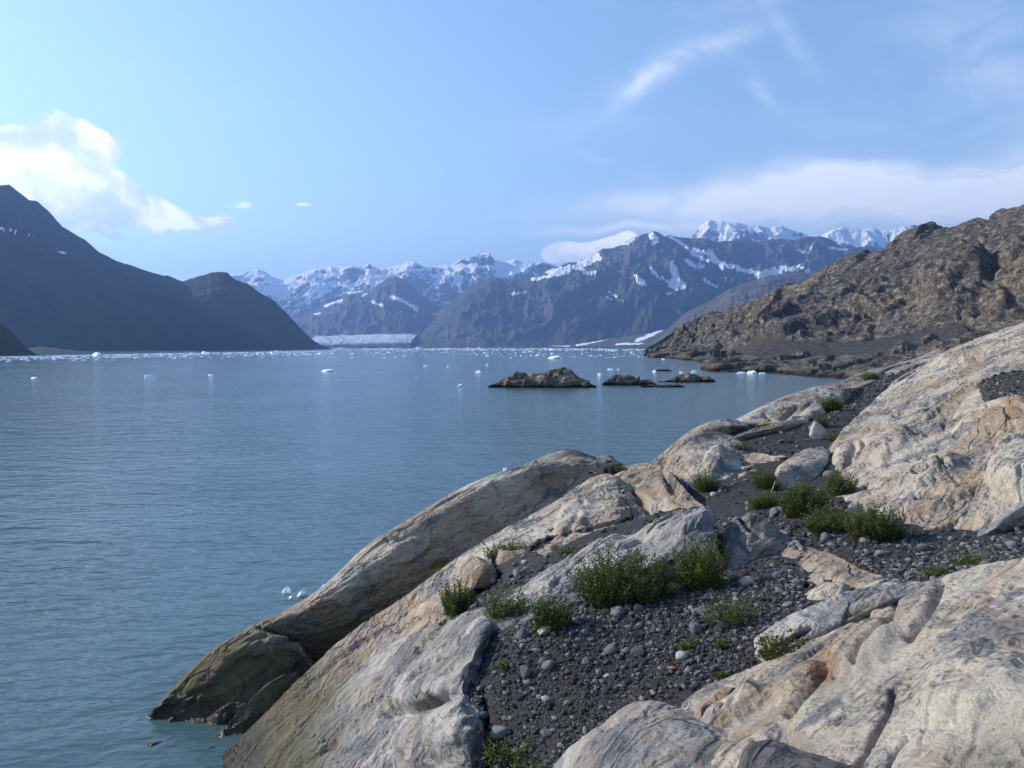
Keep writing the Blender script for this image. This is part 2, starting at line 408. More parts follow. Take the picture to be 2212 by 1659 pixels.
# ------------------------------------------------------------------ water
wv = [(-19000, -2500, 0), (19000, -2500, 0), (19000, 17500, 0), (-19000, 17500, 0)]
tag(make_mesh('water', wv, [[0, 1, 2, 3]], M_water), kind='structure')


# ------------------------------------------------------------------ mountains
def arr(v, t, X=None):                             # value given as a number or as control values along t in 0..1
    if not np.isscalar(v) and isinstance(v[0], tuple): return np.interp(X, [a for a, b in v], [b for a, b in v])
    return np.full(len(t), float(v)) if np.isscalar(v) else np.interp(t, np.linspace(0, 1, len(v)), v)
def mountain(name, sil, dc, db, mat, seed=1, amp=.22, rib=.10, rough=1.2, nu=400, nv=110, power=1.0, lam=.55,
             snowline=None, snowband=.25, strips=(), bare=(), veg=0.0, tint=(), slopek=1.0, back=.5, rocky=0.0):
    sil = np.array(sil, float)
    X = np.linspace(sil[0, 0], sil[-1, 0], nu); t = np.linspace(0, 1, nu)
    Y = np.interp(X, sil[:, 0], sil[:, 1])
    nn = np.stack([X * .045, X * 0, X * 0 + seed], -1)
    Y = Y + rough * (fbm(nn, 4, seed, .6) * 5.0)
    DC, DB = arr(dc, t, X), arr(db, t, X)
    C = P(X, Y, DC); C[:, 2] = np.maximum(C[:, 2], -1.5)
    rx, _ = ray(X, Y); B = np.stack([rx * DB, DB, np.full(nu, -2.0)], -1)
    nb = max(10, nv // 8)
    v = np.concatenate([np.linspace(0, 1, nv), 1 + np.linspace(0, back, nb + 1)[1:]])
    vf = np.minimum(v, 1)
    G = B[:, None] + (C - B)[:, None] * v[None, :, None]
    zc = C[:, 2][:, None]
    G[..., 2] = -2 + (zc + 2) * (vf ** power)[None]
    over = np.maximum(v - 1, 0)[None]
    G[..., 2] -= (zc + 2) * np.minimum(over * 1.9, .98)
    hm = max(zc.max(), 1.0); L = hm * lam
    q = G / L; q[..., 2] = seed * 3.1
    warp = fbm(q * .8, 3, seed + 5)[..., None] * .55
    q2 = q + warp
    r = ridged(q2, 6, seed + 1) - .25
    slope_c = np.stack([X[:, None] / 2212 * 2212 / FX * DC.mean() / (L * .35) + 0 * v[None], 0 * X[:, None] + v[None] * 1.1, 0 * X[:, None] + 0 * v[None] + seed], -1)
    rb = ridged(slope_c + warp * .8, 5, seed + 2) - .25
    env = np.sin(np.pi * np.clip(vf, 0, 1)) ** .7 * (v <= 1)[None]
    env = np.where(v[None] < 1, env, .0) + .12 * np.exp(-((v[None] - 1) / .1) ** 2)
    hs = np.minimum(zc, hm)
    G[..., 2] += env * hs * (amp * r + rib * rb)
    G[..., 2] += env * hs * .03 * fbm(q * 9, 4, seed + 9)
    # nothing in front may rise over the skyline that was traced
    lim = H + (C[:, 2] - H)[:, None] / DC[:, None] * G[..., 1] * (1.0 - .012 * (1 - vf[None])) - .002 * hs * (1 - vf[None])
    G[..., 2] = np.where(v[None] < 1, np.minimum(G[..., 2], lim), G[..., 2])
    PX, PY = proj(G)
    N = gnormals(G); up = np.abs(N[..., 2])
    conc = -(np.gradient(np.gradient(G[..., 2], axis=0), axis=0)) / (hm * .004)
    ns = fbm(q * 3.0, 5, seed + 31); ns2 = fbm(q * 11.0, 4, seed + 37)
    snow = np.zeros(G.shape[:2])
    if snowline is not None:
        sl = arr(snowline, t)[:, None]
        rel = (G[..., 2] - sl) / (hm * snowband)
        snow = sstep(rel + ns * 1.3 + (up - .70) * 1.6 * slopek - np.clip(conc, -.35, .35) * .6, -.35, .55)
    if rocky: snow = snow * (1 - rocky * sstep(fbm(q2 * 1.5, 5, seed + 51, .6) + .55 * (.80 - up), .02, .14))
    for pts, wd, k in strips:
        d = polydist(PX, PY, pts) + (ns * .9 + ns2 * 1.3) * wd
        snow = np.maximum(snow, k * sstep(d, wd, wd * .35))
    for pts, wd in bare:
        d = polydist(PX, PY, pts) + ns * wd * .9
        snow = snow * sstep(d, wd * .5, wd)
    tn = np.zeros(G.shape[:2])
    for pts, wd, k in tint:
        tn = np.maximum(tn, k * sstep(polydist(PX, PY, pts) + ns * wd, wd, wd * .2))
    vg = veg * sstep(G[..., 2] / hm, .75, .35)
    o = make_mesh(name, G, grid_faces(*G.shape[:2]), mat, dict(snow=snow, veg=vg, tint=tn))
    return tag(o, kind='structure')

# left: steep dark wall with a knob in front of it
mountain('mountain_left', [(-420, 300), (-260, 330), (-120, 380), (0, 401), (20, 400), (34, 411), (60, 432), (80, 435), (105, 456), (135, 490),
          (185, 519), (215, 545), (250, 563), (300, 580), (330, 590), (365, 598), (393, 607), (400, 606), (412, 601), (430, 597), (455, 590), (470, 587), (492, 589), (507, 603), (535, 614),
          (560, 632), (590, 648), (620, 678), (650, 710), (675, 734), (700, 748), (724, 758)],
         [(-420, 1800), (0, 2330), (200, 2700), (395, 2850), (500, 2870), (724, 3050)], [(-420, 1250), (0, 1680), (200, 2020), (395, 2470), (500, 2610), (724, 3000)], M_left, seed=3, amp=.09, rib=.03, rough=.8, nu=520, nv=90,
         veg=.8, strips=[([(22, 497), (45, 504)], 2.6, 1), ([(62, 508), (74, 512)], 2.2, 1), ([(125, 543), (143, 549)], 3.0, 1), ([(0, 492), (8, 497)], 2.6, 1)],
         tint=[([(420, 655), (450, 668), (480, 690)], 26, .35), ([(540, 712), (570, 725)], 14, .4), ([(405, 690), (440, 708)], 14, .3)])
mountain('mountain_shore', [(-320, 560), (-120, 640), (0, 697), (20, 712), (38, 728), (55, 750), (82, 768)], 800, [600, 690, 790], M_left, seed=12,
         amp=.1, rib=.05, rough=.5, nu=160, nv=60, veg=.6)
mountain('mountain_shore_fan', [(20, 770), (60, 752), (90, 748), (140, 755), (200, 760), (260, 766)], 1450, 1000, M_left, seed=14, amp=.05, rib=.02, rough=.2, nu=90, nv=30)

# far snow range in the middle
mountain('mountain_snow_range', [(430, 640), (480, 606), (500, 598), (528, 592), (540, 586), (556, 583), (572, 588), (590, 598), (612, 605), (640, 596), (660, 588), (690, 581), (715, 577), (730, 578), (762, 576),
          (786, 580), (797, 570), (806, 578), (835, 580), (866, 574), (878, 567), (896, 567), (912, 575), (945, 577), (978, 574), (998, 560), (1012, 563), (1024, 553), (1034, 547), (1046, 549), (1056, 547),
          (1070, 562), (1095, 568), (1112, 561), (1130, 563), (1150, 566), (1175, 568), (1205, 578), (1260, 585), (1420, 600)],
         11500, 9300, M_snowm, seed=21, amp=.30, rib=.04, rough=.5, nu=560, nv=100, lam=.62, power=1.15, snowline=[560, 620, 560, 520, 500, 480], snowband=.30, slopek=1.3,
         strips=[([(545, 640), (600, 625), (640, 612)], 15, 1), ([(575, 632), (625, 640)], 9, .9), ([(985, 600), (995, 628), (1010, 640), (985, 655)], 9, .9), ([(860, 655), (905, 670)], 7, 1),
                 ([(845, 640), (880, 655)], 6, 1), ([(1000, 575), (1120, 578)], 9, .8), ([(960, 582), (1010, 575)], 8, .9), ([(790, 583), (950, 584)], 5, .8)], rocky=.95)
mountain('mountain_spur', [(590, 740), (634, 690), (670, 675), (705, 658), (736, 646), (755, 629), (775, 627), (798, 630), (820, 612), (837, 603), (855, 597), (877, 607), (900, 629), (927, 650), (960, 668), (1000, 720)],
         9000, 7200, M_mount, seed=25, amp=.24, rib=.06, rough=.5, nu=300, nv=80, lam=.5, veg=.3,
         strips=[([(752, 632), (785, 629)], 4, 1), ([(703, 660), (722, 652), (738, 650)], 5, 1), ([(845, 640), (875, 652), (900, 668)], 6, .95), ([(800, 650), (828, 660)], 4, .9), ([(782, 640), (792, 634)], 3, 1), ([(680, 678), (692, 677)], 2.5, 1)])
# the big hazy mountain right of the middle
mountain('mountain_central', [(884, 753), (891, 743), (903, 727), (925, 706), (948, 684), (974, 656), (1002, 630), (1030, 612), (1050, 603), (1075, 600), (1095, 607), (1130, 603), (1160, 596), (1189, 584), (1228, 570),
          (1262, 562), (1285, 552), (1300, 540), (1325, 538), (1345, 530), (1362, 520), (1378, 512), (1391, 506), (1402, 508), (1413, 501), (1424, 503), (1436, 511), (1448, 508), (1461, 511), (1478, 513), (1492, 515),
          (1520, 518), (1553, 523), (1600, 522), (1641, 524), (1680, 520), (1711, 519), (1740, 516), (1769, 511), (1790, 518), (1817, 533), (1835, 529), (1848, 537), (1900, 534), (2000, 560), (2200, 600)],
         [7600, 7600, 7700, 8100, 8400, 8400], [6000, 6000, 6000, 6100, 6300, 6300], M_mount, seed=33, amp=.26, rib=.06, rough=.75, nu=720, nv=125, lam=.42, power=1.1, veg=.9,
         snowline=[5000, 5000, 1500, 1150, 1330, 1500, 1500], snowband=.12,
         strips=[([(1185, 590), (1228, 580), (1272, 566), (1290, 556)], 11, 1), ([(1150, 604), (1185, 596), (1225, 590)], 5, 1), ([(1105, 636), (1135, 630)], 4.5, 1), ([(1250, 572), (1262, 590), (1285, 590)], 6, .9),
                 ([(1370, 516), (1356, 524), (1347, 527)], 4, 1), ([(1405, 505), (1418, 520), (1412, 524)], 9, 1), ([(1450, 512), (1478, 530), (1500, 548), (1530, 565)], 5, 1), ([(1452, 570), (1462, 600), (1455, 612), (1475, 612)], 13, 1),
                 ([(1480, 562), (1500, 575), (1520, 574)], 7, 1), ([(1500, 540), (1540, 552), (1560, 580)], 8, .8), ([(1520, 560), (1590, 578), (1630, 590)], 7, 1), ([(1635, 592), (1680, 583), (1720, 578), (1745, 588)], 9, 1), ([(1640, 600), (1690, 590)], 8, 1),
                 ([(1373, 596), (1395, 612)], 5, 1), ([(1372, 606), (1388, 618)], 3.5, 1), ([(1405, 578), (1425, 600), (1450, 612)], 4, 1), ([(1522, 603), (1535, 612), (1548, 618)], 5, 1), ([(1310, 628), (1330, 640), (1346, 652)], 2.2, 1), ([(1308, 640), (1322, 648)], 2, 1),
                 ([(1440, 633), (1460, 635)], 3, 1), ([(1560, 600), (1580, 605)], 4, .9), ([(1720, 540), (1738, 546)], 5, .9), ([(1790, 535), (1830, 540)], 4, .8), ([(1745, 548), (1760, 520)], 3, .8)],
         tint=[([(1060, 690), (1120, 700), (1180, 660)], 45, .7), ([(960, 720), (1050, 735)], 22, .6), ([(1110, 720), (1130, 690)], 20, .8)])
mountain('mountain_foot_spur', [(770, 748), (800, 736), (826, 724), (877, 697), (943, 674), (990, 655), (1060, 640)], 8300, 7300, M_mount, seed=29, amp=.15, rib=.04, rough=.4, nu=200, nv=60, veg=.5)
mountain('mountain_white', [(1455, 560), (1480, 530), (1493, 515), (1504, 500), (1512, 490), (1522, 483), (1531, 478), (1545, 481), (1558, 479), (1572, 483), (1588, 481), (1605, 485), (1619, 487), (1640, 488), (1663, 492), (1676, 488), (1689, 488), (1702, 494),
          (1720, 499), (1751, 509), (1765, 510), (1777, 508), (1790, 500), (1805, 496), (1821, 493), (1840, 496), (1861, 499), (1885, 496), (1905, 501), (1925, 499), (1940, 495), (1955, 490), (1971, 486), (2000, 492), (2080, 510), (2300, 540)],
         10900, 9000, M_snowm, seed=41, amp=.20, rib=.03, rough=.45, nu=420, nv=90, lam=.42, snowline=750, snowband=.4, slopek=.6, rocky=.55)
mountain('mountain_low_spur', [(1300, 752), (1380, 745), (1413, 731), (1448, 704), (1483, 674), (1531, 652), (1575, 625), (1628, 606), (1660, 597), (1685, 592), (1738, 589), (1780, 600), (1900, 640)],
         4800, 3700, M_mount, seed=51, amp=.12, rib=.06, rough=.4, nu=330, nv=90, veg=.9, tint=[([(1480, 690), (1560, 660), (1640, 640)], 22, .5)])

# ------------------------------------------------------------------ glaciers
def glacier(name, rows, mat, nu, nv, seed, amp, strips=(), field='moraine'):
    R = []
    for r in rows:
        r = np.array(r, float); R.append(lin(P(r[:, 0], r[:, 1], r[:, 2]), nu))
    G = cat(np.stack(R), nv).transpose(1, 0, 2)
    rough = fbm(G / 90.0, 5, seed) + .9 * ridged(G / np.array([60., 35., 35.]), 5, seed + 3, .7)
    G[..., 2] = np.maximum(G[..., 2] + amp * rough, -1.0)
    PX, PY = proj(G); ns = fbm(G / 90.0, 4, seed + 9)
    a = np.zeros(G.shape[:2])
    for pts, wd, k in strips: a = np.maximum(a, k * (.65 if field == 'moraine' else 1.0) * sstep(polydist(PX, PY, pts) + ns * wd * 1.6, wd * 1.3, wd * .2))
    o = make_mesh(name, G, grid_faces(*G.shape[:2]), mat, {field: a, 'veg': 0 * a} if field == 'snow' else {field: a})
    return tag(o, kind='structure')
glacier('glacier', [[(660, 752.2, 6300), (800, 752.2, 6300), (886, 752.2, 6300)], [(660, 744, 6310), (730, 744, 6310), (800, 742, 6310), (850, 738, 6310), (889, 740, 6310)],
                    [(665, 738, 6700), (760, 736, 6700), (850, 731, 6700), (896, 730, 6700)], [(680, 728, 7600), (740, 725, 7600), (830, 722, 7600), (902, 722, 7600)],
                    [(690, 719, 8700), (750, 716, 8700), (850, 713, 8700), (915, 710, 8700)]], M_glacier, 300, 110, 61, 17.0,
        [([(700, 728), (716, 736), (712, 746)], 2.6, 1), ([(722, 722), (745, 732), (735, 744)], 2.4, 1), ([(760, 720), (775, 730), (752, 738), (748, 748)], 2.2, .9), ([(800, 722), (830, 727), (790, 737), (770, 742)], 2.0, .8), ([(835, 748), (888, 746)], 3, .5)])
glacier('debris_glacier', [[(1180, 752, 6000), (1300, 752, 5600), (1420, 751, 5200)], [(1180, 750, 6030), (1300, 749, 5650), (1425, 747, 5300)], [(1200, 742, 6300), (1310, 735, 6100), (1440, 722, 5900)],
                           [(1230, 728, 6700), (1330, 715, 6600), (1450, 702, 6500)], [(1250, 715, 7100), (1350, 700, 7000), (1470, 685, 7000)]], M_mount, 220, 60, 67, 6.0,
        [([(1246, 746), (1300, 735), (1340, 722), (1380, 710), (1418, 700)], 3.0, 1), ([(1375, 735), (1410, 722), (1440, 706), (1460, 697)], 4.2, 1), ([(1332, 743), (1370, 742), (1412, 744)], 3.2, 1), ([(1190, 747), (1230, 748)], 1.6, .8)], 'snow')

# ------------------------------------------------------------------ lofted rock surfaces
GRAV = None                                # gravel surface, set below
PLANES = {'G': (.40, -.10, -3.62)}
def cpoint(c):
    X, Y = c[0], c[1]; d = c[2] if len(c) > 2 else None
    off = 0.0
    if d == 'w': d = float(water_d(X, Y))
    elif d is None or (isinstance(d, str) and d[0] == 'g'):
        off = float(d[1:]) if isinstance(d, str) and len(d) > 1 else 0.0
        d = grav_d(X, Y)
    elif isinstance(d, str) and d[0] == 'u':
        d = grav_d(X, Y, float(d[1:]))
    elif isinstance(d, str):
        off = float(d[1:]) if len(d) > 1 else 0.0
        a, b, k = PLANES[d[0]]; rx, rz = ray(X, Y)
        d = float(k / (rz - a * rx - b))
    return P(X, Y, d + off)
def facets(p, seed, tilt=1.0):
    """blocky relief: every cell is a tilted plane, so breaks are angular"""
    p = np.asarray(p, np.float32); fl = np.floor(p).astype(np.int64); best = np.full(p.shape[:-1], 1e9, np.float32); val = np.zeros(p.shape[:-1], np.float32)
    for dx in (-1, 0, 1):
        for dy in (-1, 0, 1):
            for dz in (-1, 0, 1):
                c = fl + np.array([dx, dy, dz])
                h = (c[..., 0] * 374761393 + c[..., 1] * 668265263 + c[..., 2] * 1440662683 + seed * 97561111) & 0xffffffff
                h = ((h ^ (h >> 13)) * 1274126177) & 0xffffffff; h ^= h >> 16
                h2 = (h * 2246822519 + 12345) & 0xffffffff; h2 ^= h2 >> 15
                f = c + np.stack([(h & 1023), (h >> 10) & 1023, (h >> 20) & 1023], -1) / 1023.0
                v = (p - f).astype(np.float32); d = (v * v).sum(-1)
                tl = np.stack([(h2 & 1023), (h2 >> 10) & 1023, (h2 >> 20) & 1023], -1) / 511.5 - 1
                x = (tl * v).sum(-1) * tilt + ((h2 >> 7) & 255) / 255.0 - .5
                m = d < best; best = np.where(m, d, best); val = np.where(m, x, val)
    return val

ROCKPTS = []
def loft(rows, dens=1.0, back=((0, .5, -.25), (0, 1.2, -1.4)), front=((0, -.15, -.5),), left=((-.15, 0, -.5),), right=((.15, 0, -.5),), cubic=True):
    """rows of traced control points -> dense grid; returns grid and mask of the traced (non skirt) part"""
    m = max(len(r) for r in rows)
    C = np.stack([cat(np.array([cpoint(c) for c in r]), m) if len(r) != m else np.array([cpoint(c) for c in r]) for r in rows])
    PX, PY = proj(C)
    Lu = np.hypot(np.diff(PX, axis=1), np.diff(PY, axis=1)).sum(1).max(); Lv = np.hypot(np.diff(PX, axis=0), np.diff(PY, axis=0)).sum(0).max()
    nu = int(np.clip(Lu * .463 * dens * .70, 24, 620)); nv = int(np.clip(Lv * .463 * dens * .80, 20, 300))
    G = cat(C, nv); G = cat(G.transpose(1, 0, 2), nu)          # nu, nv
    mask = np.ones(G.shape[:2], bool)
    def ext(G, mask, offs, axis, end):
        if not offs: return G, mask
        edge = np.take(G, [0 if end == 0 else -1], axis)
        ctrl = [edge] + [edge + np.array(o) for o in offs]
        k = 7 * len(offs)
        A = np.concatenate(ctrl, axis)
        A = np.moveaxis(A, axis, 0); S = cat(A, k + 1)[1:]; S = np.moveaxis(S, 0, axis)
        mk = np.zeros(S.shape[:2], bool)
        if end == 0: S = np.flip(S, axis); return np.concatenate([S, G], axis), np.concatenate([mk, mask], axis)
        return np.concatenate([G, S], axis), np.concatenate([mask, mk], axis)
    G, mask = ext(G, mask, back, 1, 0); G, mask = ext(G, mask, front, 1, 1)
    G, mask = ext(G, mask, left, 0, 0); G, mask = ext(G, mask, right, 0, 1)
    return G, mask
def rock(name, label, rows, mat, seed, amp=1.0, dens=1.35, cracks=(), bumps=(), stain=(), grey=(), ledges=1.0, cat_='rock outcrop', group=None, ctrl=True, block=1.0, scale=1.0, edge_fade=True, **kw):
    G, mask = loft(rows, dens, **kw)
    N = gnormals(G)
    if (N[..., 2].mean() < 0): N = -N
    q = strike(G) / scale; q[..., 0] *= .33
    n1 = fbm(q * .55, 4, seed); n2 = ridged(q * 1.25, 5, seed + 3); n3 = fbm(q * 3.5, 5, seed + 5, .6)
    wq = q + fbm(q * .6, 3, seed + 8)[..., None] * .5
    t = fbm(wq * .7, 4, seed + 11) * 4.5
    fr = t - np.floor(t); led = np.floor(t) + sstep(fr, .86, .99)
    led = (led - t)                                                      # saw-tooth: long tilt, short riser
    crk = np.exp(-(fbm(wq * np.array([.7, 1.3, 1.3]), 3, seed + 14) / .012) ** 2)
    crk2 = np.exp(-(fbm(strike(G) / scale * np.array([1.1, .35, .5]) + 9, 3, seed + 19) / .008) ** 2) * sstep(n1, -.1, .25)
    D = amp * scale * (.11 * n1 + .020 * (n2 - .2) + .026 * n3 + ledges * .075 * led * sstep(n1, -.35, .2) - .05 * crk - .05 * crk2)
    fz = facets(wq * np.array([1.1, 1.7, 1.7]) + n3[..., None] * .35, seed + 29, 1.1)
    D = D + amp * scale * block * .085 * fz * (.25 + .75 * sstep(fbm(q * .9, 3, seed + 33), -.02, .22))
    PX, PY = proj(G)
    if edge_fade:
        e = mask.astype(float)
        # calm the noise on the traced rim so that outlines hold
        k = 6
        for ax in (0, 1):
            c = np.cumsum(np.concatenate([np.zeros_like(np.take(e, [0], ax)), e], ax), ax)
            hi = np.take(c, np.minimum(np.arange(e.shape[ax]) + k, e.shape[ax]), ax); lo = np.take(c, np.maximum(np.arange(e.shape[ax]) - k, 0), ax)
            e = (hi - lo) / (2 * k)
        D = D * (.35 + .65 * np.clip(e, 0, 1))
    wob = fbm(np.stack([PX * .03, PY * .03, 0 * PX + seed], -1), 4, seed + 23) * 14
    for pts, wd, dep in cracks:
        d = polydist(PX, PY, pts) + np.abs(wob) * .35
        D = D - dep * np.exp(-(d / wd) ** 2)
    for (bx, by, rx_, ry_, ang, h) in bumps:
        c, s = math.cos(math.radians(ang)), math.sin(math.radians(ang))
        u = ((PX - bx) * c - (PY - by) * s) / rx_; v = ((PX - bx) * s + (PY - by) * c) / ry_
        rr = np.sqrt(u * u + v * v) + wob * .012
        D = D + h * sstep(rr, 1.15, .55)
    for _ in range(1):
        D = (2 * D + np.roll(D, 1, 0) + np.roll(D, -1, 0) + np.roll(D, 1, 1) + np.roll(D, -1, 1)) / 6
    G = G + N * D[..., None]
    ROCKPTS.append(G[mask])
    st = np.zeros(G.shape[:2]); gr = np.zeros(G.shape[:2])
    for (bx, by, rx_, ry_, k) in stain: st = np.maximum(st, k * np.exp(-((PX - bx) / rx_) ** 2 - ((PY - by) / ry_) ** 2))
    for (bx, by, rx_, ry_, k) in grey: gr = np.maximum(gr, k * np.exp(-(((PX - bx) / rx_) ** 2 + ((PY - by) / ry_) ** 2) ** 1.5))
    org = np.array([G[..., 0].mean(), G[..., 1].mean(), G[..., 2].min()])
    o = make_mesh(name, G, grid_faces(*G.shape[:2]), mat, dict(stain=st, greyness=gr), origin=org)
    if cat_: tag(o, label, cat_, group)
    return o

# ------------------------------------------------------------------ dark headland across the bay
def headland():
    rows = [[(1385, 771, 'w'), (1420, 773, 'w'), (1460, 775, 'w'), (1500, 778, 'w'), (1522, 786, 'w'), (1548, 800, 'w'), (1600, 803, 'w'), (1660, 806, 'w'), (1720, 809, 'w'), (1800, 815, 'w'), (1900, 820, 'w'), (2080, 826, 'w'), (2330, 834, 'w')],
            [(1387, 768, 700), (1425, 766, 670), (1470, 766, 620), (1510, 770, 560), (1545, 774, 480), (1590, 790, 345), (1640, 788, 340), (1700, 792, 310), (1770, 795, 285), (1850, 792, 260), (1960, 785, 245), (2100, 775, 225), (2350, 760, 200)],
            [(1389, 764, 705), (1432, 757, 690), (1480, 752, 665), (1525, 752, 640), (1570, 765, 560), (1625, 752, 490), (1680, 738, 450), (1740, 735, 425), (1810, 735, 400), (1900, 722, 380), (2010, 705, 355), (2130, 680, 325), (2380, 640, 290)],
            [(1392, 760, 708), (1445, 735, 700), (1500, 715, 690), (1550, 705, 670), (1610, 700, 630), (1670, 690, 585), (1730, 675, 550), (1790, 662, 515), (1860, 645, 480), (1950, 620, 450), (2050, 590, 415), (2160, 560, 380), (2400, 500, 340)],
            [(1396, 757, 712), (1432, 729, 712), (1465, 702, 712), (1500, 690, 708), (1538, 672, 700), (1572, 678, 690), (1610, 660, 675), (1650, 642, 660), (1690, 617, 645), (1740, 600, 630), (1790, 571, 610), (1830, 556, 595), (1875, 545, 575), (1915, 531, 560),
             (1945, 508, 550), (1975, 495, 540), (2005, 486, 530), (2050, 485, 515), (2085, 470, 500), (2112, 461, 490), (2132, 464, 480), (2165, 458, 470), (2212, 441, 455), (2300, 405, 430), (2420, 370, 400)]]
    m = len(rows[-1])
    C = np.stack([cat(np.array([cpoint(c) for c in r]), m) for r in rows])
    C = np.concatenate([C[:1] + np.array([-2, -3, -2.5]), C, C[-1:] + np.array([25, 30, -14]), C[-1:] + np.array([70, 90, -60])])
    G = cat(C, 350); G = cat(G.transpose(1, 0, 2), 490)
    N = gnormals(G)
    if N[..., 2].mean() < 0: N = -N
    q = strike(G); q[..., 0] *= .6
    wq = q + fbm(q / 50., 3, 7)[..., None] * 18
    r1 = ridged(wq / 62., 5, 71, .55); r2 = ridged(wq / 21., 4, 75, .6); n = fbm(q / 7., 4, 78, .6)
    t = fbm(wq / 34., 4, 81) * 6; fr = t - np.floor(t); led = np.floor(t) + sstep(fr, .75, .98) - t
    hgt = np.clip((G[..., 2] + 1) / 26., 0, 1)
    PX, PY = proj(G)
    # gravel bench between the low shore rocks and the cliffs
    bench = inpoly(PX, PY, [(1560, 768), (1600, 748), (1660, 738), (1760, 738), (1850, 735), (1960, 720), (2080, 700), (2110, 715), (1980, 760), (1900, 778), (1800, 780), (1700, 772), (1630, 770)]).astype(float)
    for _ in range(10):
        bench = (bench + np.roll(bench, 1, 0) + np.roll(bench, -1, 0) + np.roll(bench, 1, 1) + np.roll(bench, -1, 1)) / 5
    ns = fbm(q / 30., 4, 90)
    bench = sstep(bench + ns * .5, .35, .65)
    a = (.42 + .58 * hgt) * (1 - .86 * bench)
    f1 = facets(wq * np.array([.5, 1, 1]) / 46., 111, 1.2); f2 = facets(wq * np.array([.6, 1, 1]) / 17., 113, 1.2); f3 = facets(wq / 6.5, 117, 1.0)
    cr = np.linspace(0, 1, G.shape[1])[None]; calm = 1 - .72 * np.exp(-((cr - .715) / .09) ** 2)
    a = a * calm
    D = a * (11.0 * f1 + 4.0 * (r1 - .15) + 3.6 * f2 + 1.3 * (r2 - .2) + 1.9 * f3 + .9 * n + 2.4 * led)
    D = (2 * D + np.roll(D, 1, 0) + np.roll(D, -1, 0) + np.roll(D, 1, 1) + np.roll(D, -1, 1)) / 6
    G = G + N * D[..., None]
    tint = np.clip(sstep(fbm(wq / 80., 4, 95) + .25 * fbm(q / 16., 3, 97), .02, .34) * sstep(PX, 1480, 1750) * (1 - bench), 0, 1)
    o = make_mesh('headland', G, grid_faces(*G.shape[:2]), M_headland(), dict(tint=tint, bench=bench, snow=0 * bench, veg=bench * sstep(ns, .1, .3) * .8))
    tag(o, kind='structure')
def M_headland(name='headland_surface', tide=1.0, light=1.0):
    m, t = material(name)
    pos = t.n('ShaderNodeNewGeometry').outputs['Position']
    n1 = t.noise(pos, .05, 6, .65, .5); n2 = t.noise(pos, .28, 6, .68); n3 = t.noise(pos, 1.2, 4, .6)
    c = t.mix(t.ss(n1, .36, .64), (.080, .074, .066), (.145, .125, .102))
    c = t.mix(t.m('MULTIPLY', attr(t, 'tint'), t.ss(n2, .25, .7)), c, (.24, .185, .125))
    c = t.mix(t.m('MULTIPLY', t.ss(n2, .52, .60), .85), c, (.30, .262, .208))
    c = t.mix(t.m('MULTIPLY', t.ss(t.m('ADD', n3, t.m('MULTIPLY', t.m('SUBTRACT', n2, .5), -.6)), .50, .58), .8), c, (.040, .037, .034))
    c = t.mix(t.m('MULTIPLY', attr(t, 'bench'), .9), c, t.mix(n3, (.040, .038, .037), (.085, .080, .074)))
    c = t.mix(t.m('MULTIPLY', attr(t, 'veg'), .5), c, (.07, .08, .028))
    z = t.n('ShaderNodeSeparateXYZ', None, Vector=pos).outputs[2]
    tz = t.m('ADD', z, t.m('MULTIPLY', t.m('SUBTRACT', n2, .5), 2.2 * tide))
    tz = t.m('DIVIDE', tz, tide)
    if light != 1.0: c = t.mix(1.0, c, (light, light, light * .96), 'MULTIPLY')
    c = t.mix(t.m('MULTIPLY', t.ss(tz, 3.2, 1.9), .8), c, (.13, .115, .075)); c = t.mix(t.ss(tz, 1.5, .6), c, (.025, .021, .015))
    b = t.n('ShaderNodeBsdfPrincipled', None, Base_Color=c, Roughness=.9, Specular_IOR_Level=.2)
    vb = t.n('ShaderNodeTexVoronoi', {'feature': 'F1', 'distance': 'MANHATTAN'}, Vector=t.vm('ADD', pos, t.vm('SCALE', t.n('ShaderNodeTexNoise', None, Vector=pos, Scale=.12, Detail=3.0).outputs['Color'])), Scale=.22)
    hg = t.m('ADD', t.m('MULTIPLY', n1, 5.0), t.m('ADD', t.m('MULTIPLY', n2, 3.4), t.m('MULTIPLY', n3, 1.1)))
    hg = t.m('ADD', hg, t.m('MULTIPLY', vb.outputs['Distance'], 1.3))
    t.set(b, 'Normal', t.n('ShaderNodeBump', None, Height=hg, Distance=1.0, Strength=1.0))
    t.n('ShaderNodeOutputMaterial', None, Surface=b); return m
headland()

# ------------------------------------------------------------------ haze
def haze():
    x0, x1, y0, y1, z0, z1 = -19800, 19800, -2800, 18500, -6, 1800
    V = [(x, y, z) for z in (z0, z1) for x, y in ((x0, y0), (x1, y0), (x1, y1), (x0, y1))]
    F = [(3, 2, 1, 0), (4, 5, 6, 7), (0, 1, 5, 4), (1, 2, 6, 5), (2, 3, 7, 6), (3, 0, 4, 7)]
    m, t = material('haze_air')
    v = t.n('ShaderNodeVolumePrincipled', None, Color=(.27, .48, 1.0, 1), Density=HAZE_DENSITY, Anisotropy=.42)
    t.n('ShaderNodeOutputMaterial', None, Volume=v)
    o = make_mesh('haze', V, F, m, smooth=False)
    tag(o, kind='stuff')
haze()
